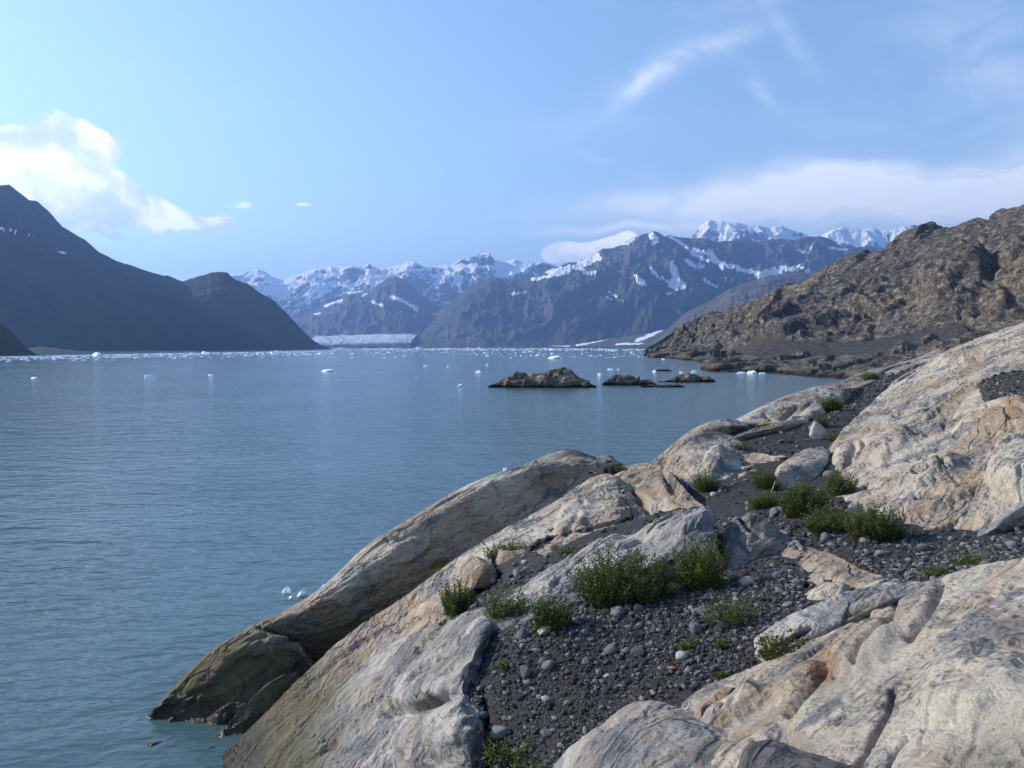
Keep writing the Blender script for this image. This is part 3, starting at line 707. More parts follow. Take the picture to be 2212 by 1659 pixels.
# ------------------------------------------------------------------ gravel surface between the rocks
GP = [(1350, 1300, 3.0), (1150, 1390, 3.15), (1060, 1650, 3.9), (1350, 1500, 3.3), (1600, 1330, 2.78), (1250, 1600, 3.5), (1480, 1500, 3.1), (1750, 1200, 2.62), (1900, 1180, 2.55),
      (2200, 1170, 2.35), (1600, 1060, 2.95), (1720, 1120, 2.72), (1850, 1150, 2.6), (1780, 1000, 2.68), (1800, 950, 2.6), (1850, 880, 2.2), (1880, 830, 1.75), (1905, 802, 1.35), (1650, 950, 2.65),
      (1560, 960, 2.78), (1110, 1220, 3.85), (1150, 1180, 3.78), (960, 1340, 4.75), (1290, 1010, 3.3), (1050, 1500, 3.55), (1060, 1400, 3.35), (1480, 1560, 3.2), (1000, 1775, 4.3), (1500, 1720, 3.25),
      (1480, 1060, 3.15), (2100, 1230, 2.25), (1990, 1240, 2.35), (1700, 1290, 2.62), (1240, 1140, 3.75), (1330, 1120, 3.55), (1400, 1100, 3.4), (1540, 1240, 2.9), (2350, 1300, 1.9), (1700, 1480, 2.9), (1960, 780, 1.0), (1700, 905, 2.35), (2000, 1420, 2.4)]
_g = np.array([P(x, y, -h / ray(x, y)[1]) for x, y, h in GP])
def _tps(r2): return np.where(r2 > 0, r2 * np.log(np.maximum(r2, 1e-12)), 0.0)
_n = len(_g); _K = _tps(((_g[:, None, :2] - _g[None, :, :2]) ** 2).sum(-1)) + np.eye(_n) * .8
_A = np.zeros((_n + 3, _n + 3)); _A[:_n, :_n] = _K; _A[:_n, _n] = 1; _A[:_n, _n + 1:] = _g[:, :2]; _A[_n, :_n] = 1; _A[_n + 1:, :_n] = _g[:, :2].T
_w = np.linalg.solve(_A, np.concatenate([_g[:, 2], [0, 0, 0]]))
def gravel_z(x, y):
    x = np.asarray(x, float); y = np.asarray(y, float); out = _w[_n] + _w[_n + 1] * x + _w[_n + 2] * y
    for k in range(_n): out = out + _w[k] * _tps((x - _g[k, 0]) ** 2 + (y - _g[k, 1]) ** 2)
    return out
def grav_d(X, Y, up=0.0):
    rx, rz = ray(X, Y); d = np.geomspace(3.5, 60, 900)
    below = (H + rz * d) - gravel_z(rx * d, d) - up < 0
    k = int(np.argmax(below)) if below.any() else 899
    a, b = d[max(k - 1, 0)], d[k]
    for _ in range(14):
        c = .5 * (a + b)
        if H + rz * c < gravel_z(rx * c, c) + up: b = c
        else: a = c
    return float(b)

# ------------------------------------------------------------------ rock outcrops of the near shore
SEA = ((-.5, .55, -.35), (-1.6, 1.8, -2.0), (-2.6, 2.8, -5.5))
R = 'rock_outcrop'
rock(R, 'long tan rock ridge along the water with a shaded inner face', [
    [(520, 1375, 18.4), (560, 1347, 18.7), (600, 1330, 18.8), (640, 1312, 19.0), (730, 1252, 19.5), (800, 1182, 20.3), (860, 1141, 21.1), (950, 1086, 22.0), (1050, 1032, 22.8), (1130, 1006, 23.8), (1200, 1003, 24.4), (1240, 1012, 24.6)],
    [(550, 1375, 18.4), (590, 1352, 18.6), (630, 1335, 18.7), (675, 1318, 18.9), (770, 1258, 19.4), (845, 1195, 20.1), (890, 1158, 20.9), (985, 1100, 21.8), (1085, 1043, 22.6), (1160, 1018, 23.5), (1215, 1018, 24.0), (1248, 1024, 24.2)],
    [(590, 1420, 18.80), (640, 1400, 18.90), (690, 1378, 19.10), (735, 1350, 19.40), (835, 1292, 20.00), (905, 1230, 20.70), (952, 1195, 21.30), (1040, 1140, 22.20), (1135, 1085, 22.90), (1195, 1052, 23.60), (1232, 1042, 24.10), (1260, 1042, 24.30)],
    [(640, 1470, 19.35), (690, 1440, 19.55), (740, 1412, 19.75), (790, 1380, 20.15), (890, 1315, 20.75), (955, 1255, 21.25), (1015, 1210, 21.65), (1095, 1160, 22.45), (1185, 1105, 23.05), (1235, 1070, 23.65), (1260, 1055, 24.05), (1275, 1050, 24.25)]],
    M_pale, 101, amp=.85, ledges=.6, back=SEA, front=((.2, .1, -.6), (.4, .2, -1.4)), left=((-.5, -.3, -1.5),),
    cracks=[([(560, 1352), (600, 1375), (650, 1400)], 5, .12), ([(860, 1160), (880, 1170), (900, 1180)], 6, .10), ([(700, 1290), (790, 1240), (900, 1180)], 5, .05)],
    bumps=[(880, 1190, 60, 26, 25, .16), (1180, 1015, 60, 14, 10, .12)], stain=[(1180, 1040, 60, 25, .7), (800, 1250, 60, 30, .4)], grey=[(1190, 1010, 70, 14, .5)])
rock(R, 'dark weed-stained rock block sloping into the water at the tip', [
    [(270, 1592, 'w'), (300, 1572, 16.6), (345, 1525, 17.0), (400, 1465, 17.3), (440, 1425, 17.6), (490, 1384, 17.8), (540, 1366, 18.0), (600, 1372, 18.0), (650, 1390, 18.0)],
    [(290, 1602, 'w'), (325, 1588, 16.4), (368, 1545, 16.8), (420, 1488, 17.1), (465, 1446, 17.3), (520, 1400, 17.6), (572, 1384, 17.8), (622, 1396, 17.8), (662, 1415, 17.8)],
    [(330, 1612, 'w'), (370, 1604, 'w'), (412, 1578, 16.5), (460, 1538, 16.9), (505, 1502, 17.1), (556, 1462, 17.5), (608, 1434, 17.8), (650, 1430, 18.0), (674, 1440, 18.1)],
    [(400, 1618, 'w'), (430, 1620, 'w'), (465, 1612, 'w'), (508, 1585, 16.4), (550, 1550, 16.8), (595, 1515, 17.3), (640, 1482, 17.9), (668, 1466, 18.2), (684, 1458, 18.3)]],
    M_pale, 111, amp=1.0, back=((-.4, .4, -.3), (-1.2, 1.2, -1.4), (-2, 2, -3)), front=((.2, .05, -.8), (.3, 0, -1.8)), left=((-.6, -.2, -.5), (-1.2, -.4, -1.2)), right=((.3, .1, -.8),),
    bumps=[(500, 1540, 50, 22, 20, .12), (560, 1400, 70, 18, 15, .1)], cracks=[([(410, 1500), (470, 1480)], 5, .06)])
rock(R, 'narrow dark rock wedge lying in the channel above the water', [
    [(450, 1610, 15.9), (490, 1566, 16.3), (530, 1522, 16.6), (575, 1480, 16.9), (610, 1460, 17.2), (640, 1450, 17.4)],
    [(460, 1616, 15.8), (505, 1583, 16.2), (550, 1545, 16.5), (600, 1505, 16.9), (632, 1478, 17.2), (648, 1462, 17.4)],
    [(475, 1622, 'w'), (525, 1597, 16.1), (575, 1562, 16.5), (618, 1522, 17.0), (645, 1494, 17.3), (655, 1477, 17.5)]],
    M_pale, 115, amp=.6, back=((-.1, .15, -.3), (-.2, .3, -1.0)), front=((.1, .05, -.6), (.2, .1, -1.2)), left=((-.2, -.1, -.6),))
rock(R, 'long pale grooved slab dipping from the gravel pocket to the water', [
    [(330, 1765, 'w'), (450, 1656, 15.1), (560, 1550, 15.9), (650, 1460, 16.4), (760, 1362, 16.8), (860, 1296, 16.8), (930, 1245, 16.9), (985, 1205, 17.1), (1040, 1167, 17.4)],
    [(380, 1770, 13.3), (495, 1668, 14.6), (600, 1562, 15.4), (690, 1475, 15.9), (800, 1384, 16.3), (893, 1318, 16.2), (955, 1270, 16.2), (1010, 1230, 16.2), (1060, 1195, 16.3)],
    [(410, 1775, 13.0), (525, 1675, 14.2), (630, 1572, 15.0), (715, 1488, 15.5), (825, 1400, 15.8), (912, 1345, 15.3), (958, 1308, 'u.16'), (1022, 1265, 'u.20'), (1060, 1225, 'u.16')],
    [(440, 1780, 12.6), (550, 1680, 13.7), (650, 1580, 14.5), (735, 1495, 15.0), (845, 1412, 15.0), (925, 1362, 14.3), (960, 1335, 'u.0'), (1015, 1292, 'u.0'), (1058, 1245, 'u.0')]],
    M_pale, 121, amp=.75, back=((-.2, .25, -.5), (-.3, .5, -1.6)), front=((.15, -.25, -.5), (.3, -.4, -1.2)), right=((.2, .1, -.5),),
    cracks=[([(640, 1500), (760, 1400), (880, 1330)], 5, .07), ([(560, 1590), (640, 1530)], 4, .05)],
    bumps=[(1030, 1240, 34, 30, 20, .22), (900, 1330, 70, 14, 30, .10)], stain=[(1040, 1255, 40, 35, .8), (900, 1320, 80, 30, .4)])
rock(R, 'broad pale slab rising from bottom left to the dark overhang behind the bushes', [
    [(430, 1780, 12.5), (545, 1672, 13.7), (640, 1570, 14.5), (725, 1480, 15.1), (835, 1398, 15.2), (925, 1350, 14.3), (1060, 1302, 11.9), (1150, 1247, 11.5), (1250, 1190, 11.4), (1310, 1158, 11.5), (1370, 1150, 11.4), (1420, 1118, 11.6), (1480, 1095, 11.8), (1530, 1090, 11.9)],
    [(600, 1780, 11.3), (680, 1668, 12.2), (740, 1573, 13.0), (800, 1488, 13.5), (890, 1410, 13.3), (970, 1362, 12.5), (1060, 1313, 11.3), (1150, 1263, 11.0), (1250, 1208, 10.9), (1320, 1176, 10.9), (1375, 1172, 10.75), (1428, 1150, 10.8), (1490, 1128, 10.85), (1540, 1118, 10.95)],
    [(790, 1785, 9.5), (850, 1665, 10.0), (865, 1575, 10.8), (895, 1492, 11.3), (945, 1425, 11.3), (1005, 1378, 11.0), (1063, 1330, 10.5), (1152, 1287, 10.3), (1250, 1240, 10.3), (1330, 1203, 10.35), (1385, 1196, 10.35), (1440, 1178, 10.4), (1498, 1165, 10.4), (1545, 1160, 10.45)],
    [(985, 1790, 'u.14'), (985, 1668, 'u.14'), (985, 1575, 'u.14'), (968, 1492, 'u.12'), (1000, 1430, 'u.14'), (1030, 1388, 'u.16'), (1062, 1350, 'u.07'), (1152, 1312, 'u.07'), (1247, 1272, 'u.09'), (1340, 1235, 'u.20'), (1400, 1225, 'u.22'), (1452, 1210, 'u.24'), (1508, 1200, 'u.24'), (1553, 1198, 'u.24')],
    [(1068, 1795), (1052, 1668), (1042, 1575), (1022, 1495), (1040, 1432), (1055, 1388), (1066, 1368), (1158, 1332), (1246, 1302), (1345, 1266), (1412, 1252), (1465, 1245), (1515, 1238), (1560, 1236)]],
    M_grey, 131, amp=1.0, ledges=1.3, dens=.95, back=((-.1, .3, -.25), (-.1, .7, -1.2)), front=((.1, -.2, -.5),), left=((-.5, -.3, -.5),), right=((.2, .2, -.8),),
    cracks=[([(820, 1440), (815, 1490), (830, 1530)], 9, .07), ([(830, 1535), (900, 1535), (980, 1500), (1010, 1480)], 10, .14), ([(700, 1600), (760, 1540), (830, 1490)], 5, .10), ([(560, 1750), (640, 1660), (720, 1600)], 5, .12), ([(880, 1640), (830, 1659), (780, 1720)], 12, .14),
            ([(650, 1640), (720, 1610)], 4, .08), ([(1060, 1310), (1160, 1290), (1240, 1230)], 4, .03), ([(920, 1430), (1000, 1395)], 5, .10)],
    bumps=[(940, 1600, 110, 70, 35, .16), (905, 1490, 75, 38, 15, .12), (1020, 1370, 60, 26, 30, .08), (690, 1700, 120, 22, 38, .08), (1480, 1130, 90, 22, 15, .10)],
    stain=[(830, 1470, 30, 40, .5), (860, 1590, 16, 20, .9), (1010, 1600, 60, 30, .3), (1500, 1240, 50, 14, 1.0), (1360, 1230, 30, 12, .8)],
    grey=[(1500, 1200, 130, 55, .75), (960, 1420, 90, 60, .35), (980, 1640, 90, 60, .35)])
rock(R, 'rounded cream rock dome beyond the left gravel pocket', [
    [(1040, 1168, 17.4), (1100, 1137, 17.9), (1150, 1110, 18.4), (1200, 1080, 19.0), (1250, 1045, 19.8), (1295, 1023, 20.3), (1330, 1028, 20.2), (1370, 1055, 19.8), (1410, 1080, 19.4), (1470, 1095, 18.9)],
    [(1058, 1176, 16.9), (1118, 1153, 17.2), (1170, 1130, 17.6), (1218, 1105, 18.1), (1262, 1076, 18.7), (1303, 1058, 19.0), (1340, 1062, 18.9), (1380, 1080, 18.6), (1420, 1096, 18.4), (1475, 1106, 18.2)],
    [(1072, 1182, 16.2), (1135, 1168, 16.2), (1190, 1155, 16.2), (1232, 1135, 16.6), (1275, 1110, 17.2), (1315, 1095, 17.5), (1352, 1095, 17.5), (1390, 1102, 17.5), (1428, 1112, 17.4), (1480, 1116, 17.3)],
    [(1085, 1192, 15.0), (1140, 1190, 14.8), (1178, 1198, 14.2), (1232, 1182, 14.6), (1285, 1160, 15.1), (1330, 1140, 15.5), (1365, 1130, 15.9), (1400, 1124, 16.2), (1435, 1124, 16.3), (1485, 1126, 16.4)]],
    M_pale, 141, amp=.75, back=((0, .5, -.3), (0, 1.2, -1.6)), front=((0, -.2, -.5), (0, -.3, -1.0)),
    cracks=[([(1250, 1120), (1230, 1150), (1200, 1180)], 7, .12), ([(1190, 1140), (1260, 1090)], 7, .10), ([(1370, 1062), (1385, 1090), (1400, 1110)], 4, .12)], bumps=[(1235, 1120, 30, 60, -35, .12)], stain=[(1240, 1150, 60, 40, .4)], grey=[(1390, 1080, 40, 30, .7)])
rock(R, 'rounded rock hump with a dark layered right flank', [
    [(1318, 1030, 21.0), (1355, 1012, 21.3), (1395, 1003, 21.3), (1425, 1004, 20.9), (1445, 1016, 20.3), (1470, 1045, 'u.35'), (1500, 1075, 'u.18'), (1525, 1094, 'u.06')],
    [(1335, 1040, 20.5), (1368, 1030, 20.6), (1402, 1025, 20.5), (1430, 1028, 20.1), (1450, 1042, 19.6), (1470, 1064, 'u.26'), (1495, 1084, 'u.14'), (1520, 1098, 'u.05')],
    [(1355, 1056, 19.9), (1385, 1052, 19.8), (1412, 1050, 19.6), (1435, 1055, 'u.26'), (1452, 1068, 'u.2'), (1470, 1082, 'u.14'), (1492, 1094, 'u.08'), (1515, 1102, 'u.03')],
    [(1380, 1075, 19.2), (1402, 1076, 'u.06'), (1425, 1080, 'u.05'), (1442, 1085, 'u.03'), (1458, 1092, 'u0'), (1474, 1098, 'u0'), (1492, 1104, 'u0'), (1512, 1108, 'u0')]],
    M_pale, 151, amp=.7, ledges=1.6, back=((0, .5, -.4), (0, 1.2, -1.8)), front=((0, -.3, -.6),), grey=[(1470, 1050, 45, 45, 1.0)], stain=[(1400, 1050, 40, 25, .5)])
rock(R, 'low dark-topped rock knob behind the ridge crest, against the water', [
    [(1140, 1003, 25.0), (1180, 984, 25.6), (1230, 969, 26.2), (1265, 978, 26.4), (1290, 986, 26.6), (1315, 982, 27.0), (1340, 997, 27.2)],
    [(1160, 1008, 24.6), (1200, 996, 25.0), (1240, 985, 25.4), (1270, 990, 25.6), (1295, 996, 25.8), (1320, 995, 26.2), (1345, 1004, 26.4)],
    [(1190, 1012, 24.2), (1220, 1006, 24.3), (1250, 1002, 24.4), (1275, 1003, 24.6), (1300, 1005, 24.9), (1322, 1005, 25.3), (1350, 1008, 25.7)]],
    M_pale, 155, amp=.7, ledges=1.6, back=SEA, front=((0, -.3, -.8),), grey=[(1250, 985, 60, 20, .9), (1320, 990, 30, 15, .8)])
rock(R, 'pale low rock lying behind the hump at the water edge', [
    [(1340, 1008, 27.5), (1390, 1000, 28.0), (1430, 1000, 28.5), (1470, 1006, 28.5)], [(1345, 1016, 26.5), (1390, 1010, 27.0), (1430, 1010, 27.3), (1475, 1016, 27.3)], [(1350, 1026, 25.2), (1395, 1024, 25.5), (1435, 1024, 25.6), (1480, 1030, 25.5)]],
    M_pale, 157, amp=.6, back=SEA, front=((0, -.3, -.8),))
rock(R, 'angular boulder with a tan front face beside the tall leafy shrub', [
    [(1568, 1160, 11.0), (1578, 1130, 11.05), (1592, 1114, 11.1), (1614, 1106, 11.15), (1645, 1112, 11.1), (1675, 1135, 11.0), (1705, 1158, 10.95), (1735, 1176, 'u.06')],
    [(1565, 1185, 10.75), (1574, 1160, 10.8), (1590, 1142, 10.85), (1615, 1134, 10.85), (1645, 1140, 10.8), (1672, 1154, 10.75), (1702, 1170, 10.7), (1735, 1183, 'u.05')],
    [(1563, 1212, 10.45), (1572, 1198, 10.5), (1590, 1182, 10.5), (1618, 1170, 10.5), (1645, 1172, 10.5), (1670, 1178, 10.5), (1700, 1183, 10.5), (1735, 1188, 'u.03')],
    [(1563, 1234), (1572, 1236), (1592, 1232), (1620, 1216), (1645, 1205), (1670, 1198), (1700, 1194), (1735, 1194)]],
    M_grey, 161, amp=.7, ledges=1.4, back=((0, .25, -.15), (0, .5, -.9)), front=((0, -.08, -.4),), left=((-.05, .05, -.4), (-.06, .1, -.9)), block=.6, cracks=[([(1600, 1112), (1620, 1140), (1640, 1150)], 6, .10), ([(1600, 1175), (1625, 1200)], 5, .10)],
    stain=[(1590, 1205, 40, 40, .7), (1640, 1195, 30, 12, .9)], grey=[(1640, 1140, 55, 32, 1.0)])
rock(R, 'low pale split rib leading right from the tan boulder', [
    [(1690, 1178, 'u0.011'), (1745, 1180, 'u0.028'), (1800, 1197, 'u0.039'), (1850, 1222, 'u0.050'), (1905, 1243, 'u0.050'), (1990, 1255, 'u0.050')], [(1690, 1186, 'u0.017'), (1742, 1195, 'u0.039'), (1785, 1216, 'u0.056'), (1832, 1240, 'u0.061'), (1885, 1262, 'u0.067'), (1980, 1270, 'u0.067')],
    [(1690, 1194, 'u0.006'), (1735, 1210, 'u0.023'), (1762, 1240, 'u0.028'), (1790, 1268, 'u0.039'), (1850, 1285, 'u0.050'), (1950, 1290, 'u0.061')], [(1690, 1202), (1728, 1222), (1738, 1258), (1728, 1292), (1820, 1306), (1940, 1310)]],
    M_pale, 165, amp=.5, block=1.4, dens=1.8, back=((0, .2, -.15), (0, .4, -.6)), front=((0, -.1, -.3),), stain=[(1800, 1240, 40, 25, .7), (1780, 1275, 40, 12, .9)], cracks=[([(1725, 1262), (1790, 1250), (1840, 1262)], 7, .10)], bumps=[(1790, 1275, 50, 12, 18, .06)], grey=[(1850, 1240, 40, 20, .6)])
rock(R, 'blunt tan bluff over the water left of the gravel terrace', [
    [(1446, 990, 20.6), (1450, 972, 21.0), (1480, 946, 21.6), (1520, 934, 22.3), (1570, 935, 'u.10'), (1600, 952, 'u.06'), (1612, 975, 'u.0')],
    [(1446, 1004, 20.2), (1455, 988, 20.3), (1485, 966, 20.7), (1522, 955, 21.3), (1560, 960, 21.2), (1588, 975, 20.9), (1606, 990, 'u.0')],
    [(1452, 1018, 19.7), (1466, 1008, 19.5), (1492, 994, 19.5), (1525, 985, 19.6), (1555, 990, 19.4), (1580, 1000, 19.3), (1602, 1008, 'u.0')],
    [(1468, 1034, 'u.1'), (1482, 1040, 'u0'), (1505, 1046, 'u0'), (1535, 1044, 'u0'), (1560, 1040, 'u0'), (1580, 1036, 'u0'), (1595, 1034, 'u0')]],
    M_pale, 171, amp=.8, back=((0, .5, -.3), (0, 1.0, -1.2)), front=((0, -.2, -.5),), left=((-.3, .3, -.8), (-.8, .8, -3.5)), stain=[(1500, 1000, 60, 40, .5), (1470, 960, 30, 20, .6)], bumps=[(1540, 1000, 20, 40, -20, .15)])
rock(R, 'brown ribbed rock face below the gravel terrace, behind small shrubs', [
    [(1575, 990, 20.2), (1610, 982, 20.6), (1650, 980, 'u.12'), (1680, 986, 'u.12'), (1700, 985, 'u.12')], [(1572, 1008, 19.3), (1610, 1004, 19.3), (1650, 1002, 19.3), (1680, 1004, 19.1), (1700, 1000, 19.2)], [(1565, 1038, 'u0'), (1605, 1038, 'u0'), (1645, 1038, 'u0'), (1680, 1036, 'u0'), (1700, 1028, 'u0')]],
    M_pale, 175, amp=.7, ledges=1.4, back=((0, .5, -.1), (0, 1, -.7)), front=((0, -.2, -.5),), stain=[(1640, 1000, 60, 25, .9)])
rock(R, 'smooth pale slab panel between two gravel strips', [
    [(1690, 1000, 'u.3'), (1712, 985, 'u.3'), (1740, 971, 'u.25'), (1770, 967, 'u.2'), (1792, 972, 'u.12')], [(1680, 1025, 'u.3'), (1708, 1010, 'u.3'), (1735, 998, 'u.26'), (1762, 992, 'u.2'), (1784, 994, 'u.1')], [(1672, 1045, 'u.15'), (1700, 1036, 'u.16'), (1728, 1026, 'u.16'), (1752, 1018, 'u.12'), (1772, 1014, 'u.06')], [(1668, 1056), (1695, 1056), (1722, 1056), (1745, 1046), (1762, 1032)]],
    M_pale, 177, amp=.35, back=((0, .4, -.2), (0, .8, -.8)), front=((0, -.15, -.4),))
rock(R, 'pinkish rock nose at the water edge above the bluff', [
    [(1500, 938, 22.8), (1520, 922, 23.6), (1550, 906, 24.8), (1585, 904, 25.4), (1615, 912, 25.2)], [(1508, 943, 22.6), (1530, 932, 23.2), (1558, 922, 23.9), (1588, 918, 24.4), (1615, 920, 24.6)], [(1520, 950, 'u.05'), (1545, 945, 'u.05'), (1570, 938, 'u0'), (1595, 932, 'u0'), (1618, 929, 'u0')]],
    M_pale, 181, amp=.7, back=SEA, front=((0, -.2, -.5),), left=((-.4, .4, -1.0), (-1, 1, -4)), stain=[(1530, 935, 40, 15, .7)])
rock(R, 'thin pale rock rib crossing the gravel terrace', [
    [(1575, 945, 'u.15'), (1610, 930, 'u.22'), (1650, 920, 'u.22'), (1700, 908, 'u.22'), (1745, 894, 'u.12')], [(1578, 951, 'u.10'), (1612, 938, 'u.14'), (1652, 929, 'u.14'), (1702, 917, 'u.14'), (1746, 903, 'u.08')], [(1582, 957), (1614, 946), (1655, 937), (1704, 925), (1748, 911)]],
    M_pale, 183, amp=.4, dens=1.8, back=((0, .3, -.2), (0, .6, -.7)), front=((0, -.15, -.4),), ctrl=True)
rock(R, 'white cracked slab sloping to the bay beside the dark gully', [
    [(1600, 907, 25.8), (1650, 880, 27.8), (1700, 856, 30.0), (1760, 836, 32.5), (1800, 827, 34.5), (1832, 822, 36.5)], [(1605, 912, 25.4), (1660, 892, 27.0), (1712, 874, 28.6), (1768, 853, 30.8), (1808, 838, 33.0), (1835, 830, 35.2)],
    [(1612, 916, 25.2), (1668, 904, 26.2), (1722, 892, 27.3), (1775, 872, 29.3), (1815, 852, 31.6), (1836, 838, 34.0)], [(1625, 920, 'u0'), (1680, 914, 'u0'), (1735, 908, 'u0'), (1785, 892, 'u0'), (1822, 866, 'u.1'), (1838, 848, 'u.15')]],
    M_pale, 185, amp=.7, ledges=1.2, back=SEA, front=((0, -.2, -.6),), cracks=[([(1690, 905), (1720, 880)], 4, .15), ([(1650, 895), (1665, 905)], 3, .12)], bumps=[(1760, 890, 30, 14, 20, .2)])
rock(R, 'far pale ledge where the gully meets the bay', [
    [(1818, 826, 39), (1850, 810, 42), (1880, 798, 46), (1920, 790, 50), (1960, 778, 55), (1995, 768, 60), (2030, 752, 66)], [(1825, 833, 37.5), (1858, 820, 39.5), (1888, 808, 42.5), (1925, 799, 46), (1962, 787, 50), (1996, 776, 55), (2034, 762, 60)], [(1835, 842, 35.5), (1865, 831, 37), (1895, 820, 39), (1930, 810, 42), (1966, 797, 45), (2000, 785, 49), (2040, 772, 53)]],
    M_pale, 189, amp=1.0, ledges=1.6, back=SEA, front=((0, -.4, -.8),), grey=[(1870, 815, 60, 14, .8), (1960, 790, 50, 10, .7)])
rock(R, 'huge cream slab filling the right side above the shrubs', [
    [(1950, 812, 'G'), (2000, 783, 'G'), (2035, 762, 'G'), (2070, 744, 'G'), (2100, 735, 'G'), (2135, 722, 'G'), (2175, 708, 'G'), (2215, 694, 'G'), (2260, 682, 'G'), (2330, 665, 'G')],
    [(1905, 848, 'G'), (1960, 830, 'G'), (2005, 815, 'G'), (2050, 800, 'G'), (2095, 790, 'G'), (2140, 780, 'G'), (2185, 768, 'G'), (2225, 760, 'G'), (2275, 750, 'G'), (2345, 738, 'G')],
    [(1862, 890, 'G'), (1920, 882, 'G'), (1975, 872, 'G'), (2030, 862, 'G'), (2080, 852, 'G'), (2130, 845, 'G'), (2180, 838, 'G'), (2235, 832, 'G'), (2290, 825, 'G'), (2360, 815, 'G')],
    [(1815, 935, 'G'), (1880, 935, 'G'), (1950, 930, 'G'), (2010, 925, 'G'), (2070, 920, 'G'), (2130, 915, 'G'), (2190, 912, 'G'), (2245, 908, 'G'), (2310, 905, 'G'), (2380, 900, 'G')],
    [(1812, 990, 'G'), (1870, 995, 'G'), (1940, 995, 'G'), (2005, 995, 'G'), (2070, 992, 'G'), (2130, 990, 'G'), (2190, 988, 'G'), (2250, 985, 'G'), (2320, 982, 'G'), (2390, 980, 'G')],
    [(1828, 1040, 'G'), (1875, 1050, 'G'), (1940, 1058, 'G'), (2005, 1062, 'G'), (2070, 1065, 'G'), (2130, 1065, 'G'), (2190, 1062, 'G'), (2250, 1060, 'G'), (2320, 1058, 'G'), (2395, 1055, 'G')],
    [(1782, 1090), (1835, 1110), (1900, 1128), (1970, 1141), (2040, 1142), (2100, 1146), (2160, 1142), (2230, 1135), (2310, 1130), (2400, 1125)]],
    M_pale, 201, amp=.95, ledges=1.1, dens=1.25, back=((.4, .7, -.3), (1.0, 1.6, -1.6)), front=((0, -.15, -.5),), left=((-.3, .1, -.5),), right=((.4, 0, 0),),
    cracks=[([(1960, 925), (2010, 905), (2060, 895)], 4, .14), ([(1930, 895), (1985, 880), (2010, 868)], 4, .14), ([(2040, 990), (2042, 1020)], 5, .22), ([(1985, 1040), (2040, 1018)], 5, .16), ([(2170, 960), (2135, 1005)], 7, .30), ([(1870, 1050), (1920, 1035)], 4, .14), ([(1815, 1010), (1850, 975), (1865, 955)], 5, .2),
            ([(1830, 985), (1845, 960)], 6, .16), ([(1830, 1110), (1860, 1090)], 6, .2), ([(2000, 935), (2035, 925), (2040, 900)], 5, .1), ([(1985, 1085), (2020, 1075), (2060, 1070)], 5, .18), ([(2090, 820), (2050, 850), (2000, 885)], 4, .10), ([(2110, 900), (2160, 890), (2212, 890)], 4, .12)],
    bumps=[(2010, 1030, 90, 26, 25, .22), (1990, 1090, 120, 30, 18, .15), (2150, 900, 90, 30, 20, .2), (1920, 960, 70, 30, 30, .12), (2100, 760, 90, 20, 15, .15), (2200, 1010, 70, 70, 40, .25)],
    stain=[(2140, 900, 70, 25, 1.0), (2195, 900, 30, 40, 1.1), (2060, 870, 80, 18, .6), (1990, 1020, 70, 30, .5), (2090, 1060, 80, 60, .45), (1880, 890, 40, 14, .4), (2040, 730, 60, 14, .6)])
rock(R, 'blue-grey fluted rock buttress at the right edge above the gravel', [
    [(2098, 1158), (2108, 1125, 11.2), (2130, 1085, 11.6), (2160, 1050, 11.9), (2195, 1015, 12.1), (2240, 975, 12.4), (2300, 940, 12.6)], [(2106, 1160), (2125, 1130, 10.7), (2150, 1098, 10.9), (2182, 1066, 11.1), (2218, 1035, 11.3), (2265, 1000, 11.5), (2325, 970, 11.6)],
    [(2120, 1158), (2145, 1140, 10.2), (2172, 1115, 10.3), (2205, 1090, 10.4), (2240, 1065, 10.5), (2290, 1038, 10.6), (2350, 1010, 10.7)], [(2140, 1154), (2165, 1147), (2195, 1138), (2225, 1130), (2260, 1122), (2310, 1110), (2370, 1100)]],
    M_grey, 205, amp=.5, back=((-.2, .3, -.3), (-.2, .5, -.8)), front=((0, -.15, -.5),))
